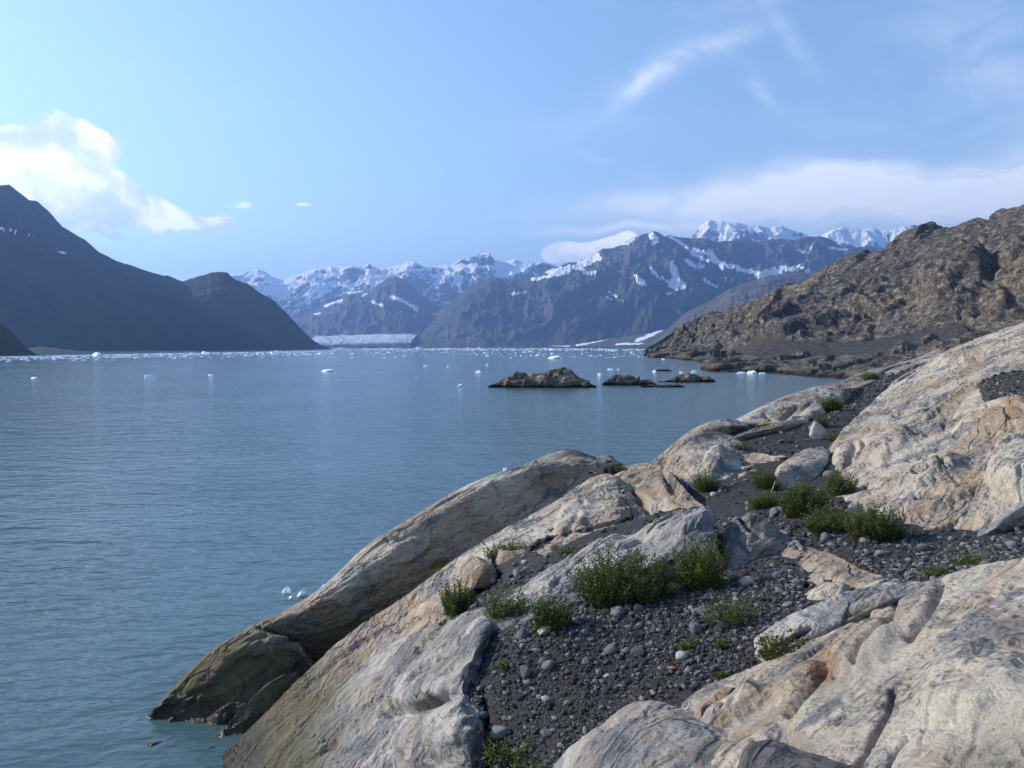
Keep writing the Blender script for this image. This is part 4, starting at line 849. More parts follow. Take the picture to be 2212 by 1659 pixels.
rock(R, 'broad smooth grey and cream rock in the bottom right corner', [
    [(1474, 1520, 'g.0'), (1530, 1480, 6.9), (1600, 1450, 7.0), (1680, 1412, 7.05), (1760, 1375, 7.05), (1850, 1328, 7.1), (1950, 1274, 7.3), (2050, 1238, 7.1), (2150, 1213, 6.8), (2230, 1198, 6.5), (2330, 1180, 6.2)],
    [(1476, 1540, 6.35), (1545, 1512, 6.3), (1625, 1485, 6.2), (1705, 1450, 6.1), (1790, 1415, 6.1), (1885, 1368, 6.1), (1975, 1325, 6.1), (2075, 1298, 5.9), (2175, 1285, 5.6), (2260, 1278, 5.3), (2360, 1270, 5.0)],
    [(1500, 1570, 5.6), (1580, 1565, 5.3), (1660, 1552, 5.15), (1745, 1525, 5.0), (1830, 1492, 5.0), (1920, 1455, 4.95), (2010, 1425, 4.85), (2110, 1412, 4.6), (2210, 1410, 4.3), (2300, 1410, 4.05), (2400, 1410, 3.85)],
    [(1530, 1625, 4.9), (1610, 1640, 4.5), (1700, 1635, 4.25), (1790, 1622, 4.05), (1870, 1602, 3.95), (1955, 1580, 3.85), (2045, 1565, 3.7), (2145, 1560, 3.5), (2250, 1560, 3.25), (2340, 1560, 3.05), (2450, 1560, 2.9)],
    [(1560, 1730, 4.2), (1650, 1745, 3.85), (1740, 1745, 3.6), (1830, 1742, 3.4), (1910, 1738, 3.25), (1995, 1735, 3.1), (2085, 1730, 3.0), (2185, 1730, 2.85), (2290, 1730, 2.7), (2390, 1730, 2.55), (2500, 1730, 2.4)]],
    M_pale, 211, amp=.5, scale=.7, dens=1.15, back=((0, .25, -.2), (0, .5, -.7)), front=((0, -.2, -.3),), left=((-.12, 0, -.4),), right=((.3, 0, 0),),
    cracks=[([(1925, 1485), (1915, 1530), (1885, 1580), (1870, 1620), (1830, 1670), (1780, 1750)], 6, .10), ([(1960, 1590), (1925, 1625), (1900, 1700)], 4, .05), ([(1790, 1440), (1760, 1475), (1700, 1540)], 7, .07), ([(1930, 1300), (1915, 1350), (1870, 1400), (1850, 1440)], 6, .06), ([(2030, 1255), (2000, 1320), (1960, 1370)], 10, .10),
            ([(1870, 1320), (1840, 1355), (1815, 1390)], 7, .09), ([(1640, 1610), (1690, 1590), (1700, 1650)], 16, .14), ([(1560, 1530), (1640, 1490)], 4, .05), ([(1990, 1570), (2050, 1560)], 4, .04)],
    bumps=[(1860, 1400, 90, 50, 35, .08), (1580, 1530, 90, 26, 20, .10), (2100, 1470, 130, 80, 20, .06), (1690, 1480, 110, 18, 28, .06)],
    stain=[(1780, 1440, 60, 60, .9), (1580, 1510, 70, 25, .8), (2130, 1300, 60, 40, .6), (2190, 1380, 60, 60, .7), (1950, 1700, 50, 30, .9), (2150, 1620, 90, 60, .5), (1870, 1330, 50, 40, .5)], grey=[(1830, 1500, 110, 80, .3), (1690, 1600, 60, 40, .5), (2130, 1640, 120, 60, .45)])
rock(R, 'long pale slab with an orange undercut end above the leafy sprig', [
    [(1640, 1372, 'u.12'), (1680, 1342, 'u.2'), (1740, 1312, 'u.24'), (1800, 1288, 'u.26'), (1850, 1272, 'u.26'), (1910, 1262, 'u.24'), (1980, 1258, 'u.2'), (2060, 1240, 'u.16')], [(1642, 1385, 'u.12'), (1690, 1360, 'u.22'), (1750, 1335, 'u.27'), (1810, 1310, 'u.28'), (1860, 1292, 'u.28'), (1915, 1280, 'u.26'), (1985, 1268, 'u.2'), (2065, 1250, 'u.16')],
    [(1645, 1400, 'u.08'), (1700, 1385, 'u.15'), (1760, 1364, 'u.2'), (1825, 1340, 'u.22'), (1878, 1318, 'u.22'), (1930, 1300, 'u.2'), (1995, 1280, 'u.16'), (2070, 1258, 'u.14')], [(1650, 1430), (1712, 1425), (1778, 1405), (1845, 1375), (1900, 1345), (1950, 1320), (2010, 1295), (2080, 1270)]],
    M_grey, 221, amp=.45, ledges=1.3, back=((0, .25, -.2), (0, .45, -.7)), front=((0, -.1, -.35),), cracks=[([(1690, 1395), (1730, 1370), (1745, 1355)], 6, .12), ([(1830, 1325), (1880, 1310)], 8, .10)], stain=[(1715, 1385, 40, 22, 1.1), (1780, 1340, 60, 16, .4)], grey=[(1870, 1305, 60, 30, .8)])
rock(R, 'rounded speckled grey boulder at the bottom centre', [
    [(1178, 1680, 'g.0'), (1215, 1628, 6.45), (1260, 1590, 6.3), (1310, 1555, 6.25), (1350, 1524, 6.3), (1385, 1512, 6.3), (1425, 1514, 6.2), (1480, 1532, 6.0), (1545, 1556, 5.7), (1595, 1590, 5.3), (1635, 1622, 4.95), (1680, 1668, 4.5)],
    [(1190, 1710, 6.0), (1240, 1660, 5.85), (1285, 1622, 5.7), (1330, 1595, 5.6), (1375, 1575, 5.55), (1415, 1568, 5.5), (1460, 1572, 5.35), (1515, 1588, 5.15), (1570, 1610, 4.9), (1612, 1635, 4.7), (1648, 1665, 4.5), (1685, 1700, 4.2)],
    [(1210, 1760, 5.5), (1270, 1715, 5.25), (1320, 1685, 5.1), (1365, 1665, 5.0), (1405, 1655, 4.95), (1445, 1652, 4.85), (1490, 1658, 4.75), (1540, 1668, 4.6), (1585, 1682, 4.45), (1622, 1700, 4.3), (1655, 1718, 4.15), (1690, 1745, 3.95)],
    [(1240, 1820, 5.0), (1310, 1790, 4.7), (1360, 1770, 4.55), (1400, 1760, 4.45), (1435, 1755, 4.4), (1475, 1755, 4.3), (1515, 1758, 4.25), (1560, 1765, 4.15), (1600, 1775, 4.0), (1632, 1785, 3.95), (1662, 1795, 3.85), (1695, 1810, 3.75)]],
    M_grey, 231, amp=.40, scale=.6, dens=1.2, back=((0, .15, -.2), (0, .3, -.7)), front=((0, -.2, -.2),), left=((-.1, 0, -.4),), right=((.12, 0, -.35),), cracks=[([(1300, 1572), (1350, 1545), (1400, 1540)], 5, .03)], grey=[(1530, 1630, 80, 40, .7), (1320, 1600, 50, 22, .3), (1600, 1660, 60, 40, .8)])
rock(R, 'dark rock at the bottom edge between boulder and corner rock', [
    [(1610, 1612, 4.4), (1640, 1598, 4.3), (1680, 1600, 4.2), (1730, 1618, 4.0), (1790, 1636, 3.8), (1850, 1655, 3.6), (1920, 1690, 3.3)], [(1620, 1640, 4.1), (1650, 1630, 4.0), (1690, 1632, 3.9), (1740, 1648, 3.7), (1800, 1668, 3.5), (1860, 1690, 3.3), (1925, 1725, 3.1)], [(1640, 1700, 3.7), (1670, 1700, 3.6), (1710, 1700, 3.5), (1755, 1712, 3.35), (1812, 1730, 3.2), (1870, 1750, 3.05), (1930, 1780, 2.9)]],
    M_dark, 241, amp=.35, scale=.6, dens=1.3, back=((0, .12, -.15), (0, .25, -.5)), front=((0, -.2, -.2),), left=((-.1, 0, -.3),))

# ------------------------------------------------------------------ gravel mesh fitted under the rocks
GX0, GX1, GD0, GD1, NGX, NGD = 880., 2320., 5.2, 62., 340, 290
gx = np.linspace(GX0, GX1, NGX); gd = np.geomspace(GD0, GD1, NGD)
rxg, _ = ray(gx, np.full(NGX, 1100.0))
GXw = rxg[:, None] * gd[None]; GYw = np.broadcast_to(gd[None], GXw.shape)
Z0 = gravel_z(GXw, GYw)
rock_lo = np.full(Z0.shape, 1e9); rock_hi = np.full(Z0.shape, -1e9)
allp = np.concatenate(ROCKPTS)
ii = np.round((1106 + FX * math.cos(PITCH) * 0 + (np.interp(allp[:, 0] / allp[:, 1], rxg, np.arange(NGX), left=-9, right=-9)) - 1106)).astype(int)
jj = np.round(np.log(np.maximum(allp[:, 1], .1) / GD0) / math.log(GD1 / GD0) * (NGD - 1)).astype(int)
ok = (ii >= 0) & (ii < NGX) & (jj >= 0) & (jj < NGD)
np.minimum.at(rock_lo, (ii[ok], jj[ok]), allp[ok, 2]); np.maximum.at(rock_hi, (ii[ok], jj[ok]), allp[ok, 2])
for _ in range(2):
    for ax in (0, 1):
        rock_lo = np.minimum(rock_lo, np.minimum(np.roll(rock_lo, 1, ax), np.roll(rock_lo, -1, ax)))
for ax in (0, 1): rock_hi = np.maximum(rock_hi, np.maximum(np.roll(rock_hi, 1, ax), np.roll(rock_hi, -1, ax)))
low = rock_lo < Z0 - .10
Z1 = np.where(low, rock_lo - .15, Z0)
covered = (rock_hi > Z0 + .01) | low
Pg = np.stack([GXw, GYw, Z0], -1)
relief = .05 * fbm(Pg * np.array([.9, .9, 0]) + 3, 4, 301) + .018 * fbm(Pg * np.array([5., 5., 0]), 3, 305)
Z1 = Z1 + np.where(low, 0, relief)
PXg, PYg = proj(Pg)
GPOLY = [(885, 1420), (930, 1335), (1000, 1240), (1065, 1175), (1170, 1125), (1240, 1040), (1285, 996), (1345, 1000), (1415, 1040), (1442, 1015), (1470, 1005), (1520, 940), (1570, 920), (1700, 900), (1770, 890), (1815, 845), (1850, 815), (1900, 795), (1960, 775), (2010, 768), (2320, 1000), (2320, 1330), (1750, 1480), (1520, 1790), (1000, 1800), (1000, 1400)]
inside = inpoly(PXg, PYg, GPOLY)
F = grid_faces(NGX, NGD); keep = inside.ravel()[F].all(1)
Vg = np.stack([GXw, GYw, Z1], -1).reshape(-1, 3); F = F[keep]
used = np.unique(F); remap = np.zeros(len(Vg), int); remap[used] = np.arange(len(used))
tag(make_mesh('gravel_ground', Vg[used], remap[F], M_gravel), kind='structure')
free = inside & ~covered
# small gravel patch caught high on the big slab
def slab_gravel():
    rows = [[(2120, 822, 'G-.35'), (2160, 808, 'G-.45'), (2215, 798, 'G-.5'), (2300, 785, 'G-.45')], [(2128, 842, 'G-.5'), (2165, 838, 'G-.6'), (2215, 830, 'G-.6'), (2300, 815, 'G-.5')], [(2140, 862, 'G-.35'), (2170, 862, 'G-.45'), (2215, 855, 'G-.45'), (2300, 842, 'G-.4')]]
    G, mk = loft(rows, 1.0, back=((0, .3, -.3),), front=((0, -.2, -.3),), left=((-.2, 0, -.3),), right=())
    G[..., 2] += .06 * fbm(G * 2.5, 3, 333)
    tag(make_mesh('gravel_patch', G, grid_faces(*G.shape[:2]), M_gravel), kind='structure')
    return G[mk]
SLABG = slab_gravel()

# ------------------------------------------------------------------ stones
rng = np.random.default_rng(5); random.seed(5)
def ico():
    p = (1 + 5 ** .5) / 2
    V = np.array([(-1, p, 0), (1, p, 0), (-1, -p, 0), (1, -p, 0), (0, -1, p), (0, 1, p), (0, -1, -p), (0, 1, -p), (p, 0, -1), (p, 0, 1), (-p, 0, -1), (-p, 0, 1)], float)
    F = [(0, 11, 5), (0, 5, 1), (0, 1, 7), (0, 7, 10), (0, 10, 11), (1, 5, 9), (5, 11, 4), (11, 10, 2), (10, 7, 6), (7, 1, 8), (3, 9, 4), (3, 4, 2), (3, 2, 6), (3, 6, 8), (3, 8, 9), (4, 9, 5), (2, 4, 11), (6, 2, 10), (8, 6, 7), (9, 8, 1)]
    return V / np.linalg.norm(V[0]), np.array(F)
def subdiv(V, F):
    V = list(map(tuple, V)); cache = {}; out = []
    def mid(a, b):
        k = (min(a, b), max(a, b))
        if k not in cache:
            m = (np.array(V[a]) + np.array(V[b])); m = m / np.linalg.norm(m); V.append(tuple(m)); cache[k] = len(V) - 1
        return cache[k]
    for a, b, c in F:
        x, y, z = mid(a, b), mid(b, c), mid(c, a); out += [(a, x, z), (b, y, x), (c, z, y), (x, y, z)]
    return np.array(V), np.array(out)
I0 = ico(); I1 = subdiv(*I0); I2 = subdiv(*I1); I3 = subdiv(*I2)
def stone_shape(seed, base=I2, ang=.0):
    V, F = base; V = V.copy()
    V *= (1 + .38 * fbm(V * 1.1 + seed * 7.7, 2, seed))[:, None]
    r = np.random.default_rng(seed)
    for k in range(int(4 + ang * 9)):                                   # cut facets
        n = r.normal(size=3); n /= np.linalg.norm(n); c = .62 + .22 * r.random() - ang * .12
        d = V @ n; V -= np.outer(np.maximum(d - c, 0), n) * .92
    return V * np.array([1, .72 + .2 * r.random(), .5 + .22 * r.random()]), F
protos = {}
def stone_mesh(kind, seed, mat):
    key = (kind, seed, mat.name)
    if key not in protos:
        V, F_ = stone_shape(seed, I2 if kind == 'round' else I2, 0.0 if kind == 'round' else 1.0)
        me = bpy.data.meshes.new('stone'); me.from_pydata(V.tolist(), [], F_.tolist()); me.materials.append(mat)
        if kind == 'round': me.polygons.foreach_set('use_smooth', np.full(len(F_), True))
        protos[key] = me
    return protos[key]
def gpos(X, Y):
    d = grav_d(X, Y); p = P(X, Y, d); return p, d
def put_stone(X, Y, wpx, label, kind='round', mat=None, seed=1, group=None, flat=1.0, rz=None):
    p, d = gpos(X, Y); s = .5 * wpx / FX * d
    o = bpy.data.objects.new('stone', stone_mesh(kind, seed, mat or M_stone)); col.objects.link(o)
    o.location = (p[0], p[1], p[2] + s * .22 * flat); o.scale = (s, s, s * flat)
    o.rotation_euler = (random.uniform(-.25, .25), random.uniform(-.25, .25), random.uniform(0, 6.28) if rz is None else rz)
    tag(o, label, 'stone', group); return o
put_stone(1505, 1362, 50, 'dark angular slate block, largest loose stone on the gravel', 'angular', M_stone_slate, 3, rz=.6)
put_stone(1175, 1366, 36, 'pale rounded stone in front of the twin shrubs', 'round', M_stone_pale, 2)
put_stone(1135, 1460, 36, 'pointed grey stone standing at the left gravel edge', 'angular', M_stone_slate, 5, flat=1.5)
put_stone(1319, 1408, 32, 'grey egg-shaped cobble in the middle of the gravel', 'round', M_stone, 4, flat=1.2)
put_stone(1266, 1431, 26, 'dark grey cobble left of the egg-shaped one', 'round', M_stone, 6, flat=1.1)
put_stone(1473, 1420, 28, 'whitish faceted cobble near the tiny tufts', 'round', M_stone_pale, 7, flat=1.1)
put_stone(1451, 1447, 24, 'rusty orange stone on the grey gravel', 'angular', M_stone_orange, 8)
put_stone(1173, 1431, 26, 'grey rounded cobble above the pointed stone', 'round', M_stone, 9)
put_stone(1510, 1458, 24, 'dark flat-faced stone near the pale slab nose', 'angular', M_stone, 10)
put_stone(1487, 1449, 25, 'mid-grey cobble right of the orange stone', 'round', M_stone, 11)
put_stone(1414, 1499, 28, 'flat pale slate flake by the bottom boulder', 'angular', M_stone_pale, 12, flat=.4)
put_stone(1311, 1460, 20, 'thin tan flake lying on the gravel', 'angular', M_stone_pale, 13, flat=.5)
put_stone(1183, 1586, 32, 'large grey stone beside the creeping sprigs', 'angular', M_stone, 14)
put_stone(1266, 1580, 24, 'grey stone touching the left flank of the bottom boulder', 'angular', M_stone, 15)
put_stone(1354, 1316, 27, 'dark stone under the edge of the largest shrub', 'angular', M_stone, 16)
put_stone(1517, 1318, 42, 'wide flat slate lying left of the low spreading shrub', 'angular', M_stone_slate, 17, flat=.35)
put_stone(1422, 1404, 24, 'flat dark stone propped on the gravel', 'angular', M_stone, 18, flat=.6)
put_stone(1150, 1487, 22, 'flat pale-grey stone below the pointed one', 'angular', M_stone_slate, 19, flat=.5)
put_stone(1180, 1512, 22, 'tan-grey rounded stone low on the left gravel edge', 'round', M_stone_pale, 20)
put_stone(1613, 1262, 38, 'tan block half sunk in gravel right of the tall shrub', 'round', M_stone_pale, 21, flat=1.2)
put_stone(1637, 1250, 11, 'small orange stone behind the tan block', 'round', M_stone_orange, 22)
b_ = put_stone(1768, 944, 52, 'squat pale rock block standing in the gully gravel', 'angular', M_stone_pale, 61, flat=1.5, rz=.4)
put_stone(1693, 956, 28, 'long grey stone on the upper gravel terrace', 'angular', M_stone, 23, flat=.8, rz=.3)
put_stone(1781, 1022, 8, 'tiny white stone in the gully gravel', 'angular', M_stone_pale, 24)
put_stone(1541, 1070, 18, 'pale cobble below the bluff, biggest of its cluster', 'round', M_stone_pale, 25)
put_stone(1556, 1064, 14, 'grey cobble right in the cluster below the bluff', 'round', M_stone, 26)
put_stone(1530, 1078, 13, 'grey cobble left in the cluster below the bluff', 'round', M_stone, 27)
put_stone(1615, 1088, 18, 'grey stone beside the lower terrace shrub', 'angular', M_stone, 28)
put_stone(1132, 1216, 16, 'pale oval cobble in the left gravel pocket', 'round', M_stone_pale, 29)
put_stone(1113, 1221, 15, 'grey oval cobble left of the pale one in the pocket', 'round', M_stone, 30)
put_stone(1152, 1152, 20, 'dark block in the shade below the cream dome', 'angular', M_stone, 31)
put_stone(1063, 1258, 20, 'pale block on end beside the tan rock knob', 'angular', M_stone_pale, 32, flat=1.5)
put_stone(1790, 1235, 16, 'grey stone in front of the low pale rib', 'angular', M_stone, 33)

# scattered stones: the larger ones singly, the rest as loose gravel
iy, jx = np.nonzero(free)
area = gd[jx] ** 2
def sample(n, dmax):
    sel = gd[jx] < dmax; wgt = area * sel; wgt = wgt / wgt.sum(); k = rng.choice(len(iy), n, p=wgt)
    fu = rng.random(n) - .5; fv = rng.random(n) - .5
    u = np.clip(iy[k] + fu, 0, NGX - 1); v = np.clip(jx[k] + fv, 0, NGD - 1)
    d = GD0 * (GD1 / GD0) ** (v / (NGD - 1)); x = np.interp(u, np.arange(NGX), rxg) * d
    return np.stack([x, d, gravel_z(x, d) + np.interp(0, [0], [0])], -1)
relf = lambda p: .05 * fbm(p * np.array([.9, .9, 0]) + 3, 4, 301) + .018 * fbm(p * np.array([5., 5., 0]), 3, 305)
def zfix(p):
    q = p.copy(); q[:, 2] = gravel_z(p[:, 0], p[:, 1]); q[:, 2] += relf(q); return q
bigp = zfix(np.concatenate([sample(170, 11.5), sample(80, 30)])); bs = np.clip(.030 * (1 - rng.random(len(bigp))) ** -.42, .03, .10)
far = bigp[:, 1] > 12; bs[far] *= 1.5
for k in range(len(bigp)):
    ang = rng.random() < .45
    o = bpy.data.objects.new('stone', stone_mesh('angular' if ang else 'round', int(rng.integers(40, 46)), M_stone)); col.objects.link(o)
    s = bs[k]; o.location = bigp[k] + np.array([0, 0, s * .2]); o.scale = (s, s, s); o.rotation_euler = (rng.uniform(-.4, .4), rng.uniform(-.4, .4), rng.uniform(0, 6.28))
    if bigp[k, 1] > 12: tag(o, 'small grey stone far up on the terrace or gully gravel', 'stone', 'grey stones on the far gravel')
    elif ang: tag(o, 'small angular grey stone lying loose on the near gravel', 'stone', 'angular grey stones on the near gravel')
    else: tag(o, 'small rounded grey stone lying loose on the near gravel', 'stone', 'rounded grey stones on the near gravel')
def gravel_stones():
    pts = zfix(np.concatenate([sample(12000, 9.2), sample(8500, 13.5), sample(4000, 45)]))
    n = len(pts); s = np.clip(.0080 * (1 - rng.random(n)) ** -.56, .007, .045); s *= np.interp(pts[:, 1], [6, 9, 14, 45], [.85, 1.0, 1.5, 3.2])
    shapes = [stone_shape(500 + k, I0, .3)[0] for k in range(12)]; F0 = I0[1]
    sg = SLABG[rng.integers(0, len(SLABG), 500)]; pts = np.concatenate([pts, sg]); s = np.concatenate([s, .02 + .05 * rng.random(500) ** 3]); n = len(pts)
    a = rng.uniform(0, 6.28, n); b = rng.normal(0, .35, n); S = np.stack(shapes)[rng.integers(0, 12, n)] * s[:, None, None]
    ca, sa, cb, sb = np.cos(a)[:, None], np.sin(a)[:, None], np.cos(b)[:, None], np.sin(b)[:, None]
    x, y, z = S[..., 0], S[..., 1], S[..., 2]
    y, z = y * cb - z * sb, y * sb + z * cb; x, y = x * ca - y * sa, x * sa + y * ca
    V = np.stack([x, y, z], -1) + pts[:, None] + np.array([0, 0, 1.0]) * (s * .25)[:, None, None]
    Fa = (F0[None] + 12 * np.arange(n)[:, None, None]).reshape(-1, 3)
    sh = np.repeat(np.clip(rng.random(n) ** 2.6 + .25 * (rng.random(n) > .93), 0, 1), 12)
    o = make_mesh('gravel', V.reshape(-1, 3), Fa, M_stones, dict(shade=sh), smooth=False)
    tag(o, 'loose grey gravel and pebbles covering the ground between rocks', kind='stuff')
gravel_stones()

# ------------------------------------------------------------------ shrubs
def tube(V, F, pts, r0, r1):
    n = len(pts); base = len(V); pts = np.array(pts)
    for k, p in enumerate(pts):
        r = r0 + (r1 - r0) * k / (n - 1)
        for a in (0, 2.094, 4.189): V.append((p[0] + r * math.cos(a), p[1] + r * math.sin(a), p[2]))
    for k in range(n - 1):
        for a in range(3):
            b = (a + 1) % 3; F.append((base + 3 * k + a, base + 3 * k + b, base + 3 * k + 3 + b, base + 3 * k + 3 + a))
def shrub(X, Y, wpx, hpx, label, group=None, leaf=.042, dense=1.0, d=None, name='shrub', tone=0.0, lift=0.0, upright=1.0):
    dd = d or grav_d(X, Y); base = P(X, Y, dd); r = np.random.default_rng(int(X * 7 + Y))
    base[2] += lift
    W = 1.12 * wpx / FX * dd; Hh = 1.08 * hpx / FX * dd
    leaf = max(leaf, 1.7 / FX * dd * 1.9)
    ns = int(np.clip(120 * dense * W * Hh / .35, 18, 330))
    SVv, SF = [], []; LP, LD, LS = [], [], []
    for k in range(ns):
        a = r.uniform(0, 6.28); rad = r.random() ** .6
        p = np.array([math.cos(a) * W * .40 * rad, math.sin(a) * W * .26 * rad, -.03])
        lean = (.25 + .75 * rad) * r.uniform(.5, 1.15) / upright
        L = Hh * r.uniform(.5, 1.15) * (1.15 - .45 * rad)
        dirv = np.array([math.cos(a) * lean * W / Hh * .5, math.sin(a) * lean * W / Hh * .42, 1.0]); dirv /= np.linalg.norm(dirv)
        pts = [p]; cur = dirv.copy(); n = 7
        for s in range(n):
            cur = cur + r.normal(0, .13, 3) + np.array([0, 0, .05]); cur /= np.linalg.norm(cur); pts.append(pts[-1] + cur * L / n)
        tube(SVv, SF, pts, .0055, .0018)
        nl = int(max(12, L / leaf * 3.6)); pts = np.array(pts)
        for q in range(nl):
            t = (q + r.random()) / nl; t = .12 + .88 * t; f = t * n; i = min(int(f), n - 1)
            c = pts[i] + (pts[i + 1] - pts[i]) * (f - i)
            o = r.normal(0, 1, 3); o[2] = abs(o[2]) * .6 + .1; o /= np.linalg.norm(o)
            c = c + o * leaf * r.uniform(.2, 1.5) * (1.25 - .6 * t); c[2] = max(c[2], .0)
            LP.append(c); LD.append(o); LS.append(leaf * r.uniform(.6, 1.15) * (1.05 - .35 * t))
    LP, LD, LS = np.array(LP), np.array(LD), np.array(LS); n = len(LP)
    rnd = r.normal(size=(n, 3)); side = np.cross(LD, rnd); side /= np.linalg.norm(side, axis=1, keepdims=True) + 1e-9
    nrm = np.cross(LD, side)
    l = LS[:, None]
    V = np.stack([LP - LD * l * .5, LP + side * l * .30 + nrm * l * .08, LP + LD * l * .55 - nrm * l * .06, LP - side * l * .30 + nrm * l * .08], 1)
    Fl = np.concatenate([np.stack([np.arange(n) * 4, np.arange(n) * 4 + 1, np.arange(n) * 4 + 2], 1), np.stack([np.arange(n) * 4, np.arange(n) * 4 + 2, np.arange(n) * 4 + 3], 1)])
    sh = np.repeat(np.clip(r.normal(.42 + tone, .24, n), 0, 1), 4)
    e = bpy.data.objects.new(name, None); col.objects.link(e); e.location = base; e.empty_display_size = .1
    tag(e, label, 'shrub', group)
    f = make_mesh('foliage', V.reshape(-1, 3), Fl, M_leaf, dict(shade=sh), smooth=False); f.parent = e
    b = make_mesh('stem', np.array(SVv), np.array(SF), M_twig); b.parent = e
    return e
shrub(990, 1326, 62, 74, 'small shrub against the tan knob in the left gravel pocket', dense=1.1)
shrub(1100, 1338, 95, 66, 'leafy shrub on the slab edge, left of a matching pair', dense=1.25)
shrub(1190, 1356, 82, 76, 'leafy shrub behind the pale rounded stone', dense=1.25)
shrub(1345, 1298, 190, 108, 'largest dark green shrub spreading over the gravel edge', dense=1.6, tone=-.10)
shrub(1515, 1272, 92, 108, 'tall yellow-green shrub before the dark overhang', dense=1.2, tone=.14)
shrub(1578, 1344, 96, 60, 'loose low shrub spreading on open gravel', dense=.8, tone=.02)
shrub(1686, 1428, 88, 72, 'broad-leaved shrub at the orange undercut end of the slab', leaf=.05, dense=1.0, tone=-.08, d=7.0)
shrub(1070, 1206, 36, 36, 'tiny shrub at the left tip of the gravel pocket', dense=1.0)
shrub(1110, 1196, 46, 36, 'tiny shrub inside the gravel pocket below the ridge')
shrub(1220, 1196, 36, 26, 'sparse sprig at the foot of the cream dome', dense=.8)
shrub(1526, 1060, 52, 44, 'shrub at the foot of the blunt bluff', dense=1.0, tone=.02)
shrub(1655, 1056, 56, 46, 'round shrub before the brown ribbed face', dense=1.5)
shrub(1650, 1098, 66, 42, 'low shrub in front of the round terrace shrub', dense=1.4)
shrub(1736, 1116, 84, 76, 'dense dark shrub, tallest of the row below the huge slab', dense=1.8, tone=-.12)
shrub(1790, 1148, 92, 56, 'mid-green shrub at the corner of the huge slab', dense=1.6, tone=.02)
shrub(1888, 1166, 96, 74, 'dense shrub along the foot of the huge slab', dense=1.9, tone=-.08)
shrub(1948, 1158, 56, 34, 'small shrub at the right end of the row below the slab', dense=1.2)
shrub(1815, 1068, 56, 54, 'shrub in the cleft at the left edge of the huge slab', dense=1.3)
shrub(1597, 974, 32, 24, 'little shrub on the upper gravel terrace', dense=1.2)
shrub(1795, 890, 36, 32, 'dark shrub in the gully beside the white cracked slab', dense=1.8, tone=-.12)
shrub(1774, 922, 26, 28, 'yellowish shrub above the squat block', dense=1.2, tone=.12)
shrub(1800, 952, 30, 20, 'small shrub right of the squat block', dense=1.2)
shrub(1880, 822, 30, 18, 'faint low shrub at the top of the gully', dense=1.2)
shrub(2110, 1222, 84, 40, 'low shrub growing behind the corner rock, right one', dense=1.0, tone=.05)
shrub(2022, 1246, 66, 34, 'low shrub growing behind the corner rock, left one', dense=1.0, tone=.05)
shrub(1342, 1016, 26, 18, 'tiny sprig between dome and knob', dense=1.0)
shrub(1490, 1398, 34, 20, 'tiny tuft beside the whitish cobble', dense=1.0, tone=.1)
shrub(1560, 1398, 38, 22, 'tiny rounded tuft near the pale slab', dense=1.2)
shrub(1092, 1440, 26, 14, 'flat tuft at the left edge of the gravel', dense=1.0, tone=.1)
shrub(1562, 1462, 22, 14, 'tuft between cobbles and the pale slab', dense=1.0, tone=.05)
shrub(1110, 1650, 120, 62, 'creeping leafy sprigs on gravel at the bottom edge', leaf=.045, dense=.45, tone=.22, upright=.7)
shrub(1175, 1690, 110, 70, 'creeping leafy sprigs beside the bottom boulder', leaf=.045, dense=.45, tone=.22, upright=.7)
shrub(1070, 1590, 30, 18, 'single small sprig above the creeping ones', dense=.7, tone=.2)

# ------------------------------------------------------------------ islets
HM = M_headland('islet_surface', .45, 1.45)
def islet(label, sil, ybase, seed, thick, amp=3.2):
    sil = np.array(sil, float); d0 = float(water_d(sil[:, 0].mean(), ybase))
    crest = [(x, y, d0 + thick * .5) for x, y in sil]
    x0, x1 = sil[0, 0], sil[-1, 0]; n = len(sil)
    mid = [(x, .45 * y + .55 * ybase - 1, d0 + thick * .18) for x, y in sil]
    foot = [(x, ybase + (1.5 * math.sin(math.pi * k / (n - 1)) - 1.5), 'w') for k, (x, y) in enumerate(sil)]
    rock('rock_islet', label, [crest, mid, foot], HM, seed, amp=amp, scale=thick * .16, dens=1.9, ledges=1.4, block=3.2, back=((0, thick * .35, -1.0), (0, thick * .7, -7.0)), front=((0, -.6, -1.2),), left=((-.5, 0, -1.2),), right=((.5, 0, -1.2),), cat_='rock islet')
NR = len(ROCKPTS)
islet('largest rock islet in the bay, humped on its right', [(1060, 836), (1075, 824), (1095, 813), (1120, 808), (1150, 806), (1172, 804), (1190, 798), (1215, 793), (1230, 797), (1245, 808), (1262, 820), (1285, 833)], 838, 401, 9.0)
islet('low rock islet right of the largest one', [(1302, 829), (1318, 815), (1340, 809), (1365, 811), (1380, 818), (1400, 819), (1418, 829)], 833, 405, 7.0)
islet('dark jagged rock islet nearest the headland shore', [(1424, 831), (1440, 824), (1455, 815), (1475, 807), (1500, 808), (1515, 813), (1530, 812), (1543, 821)], 826, 409, 7.0)
islet('flat rock between the two smaller islets, awash', [(1385, 835), (1405, 830), (1430, 832), (1455, 828), (1478, 834)], 837, 413, 5.0, 1.6)
islet('tiny dark rock awash beyond the islets', [(1412, 801), (1425, 797), (1440, 797), (1450, 801)], 802, 415, 6.0, 1.2)

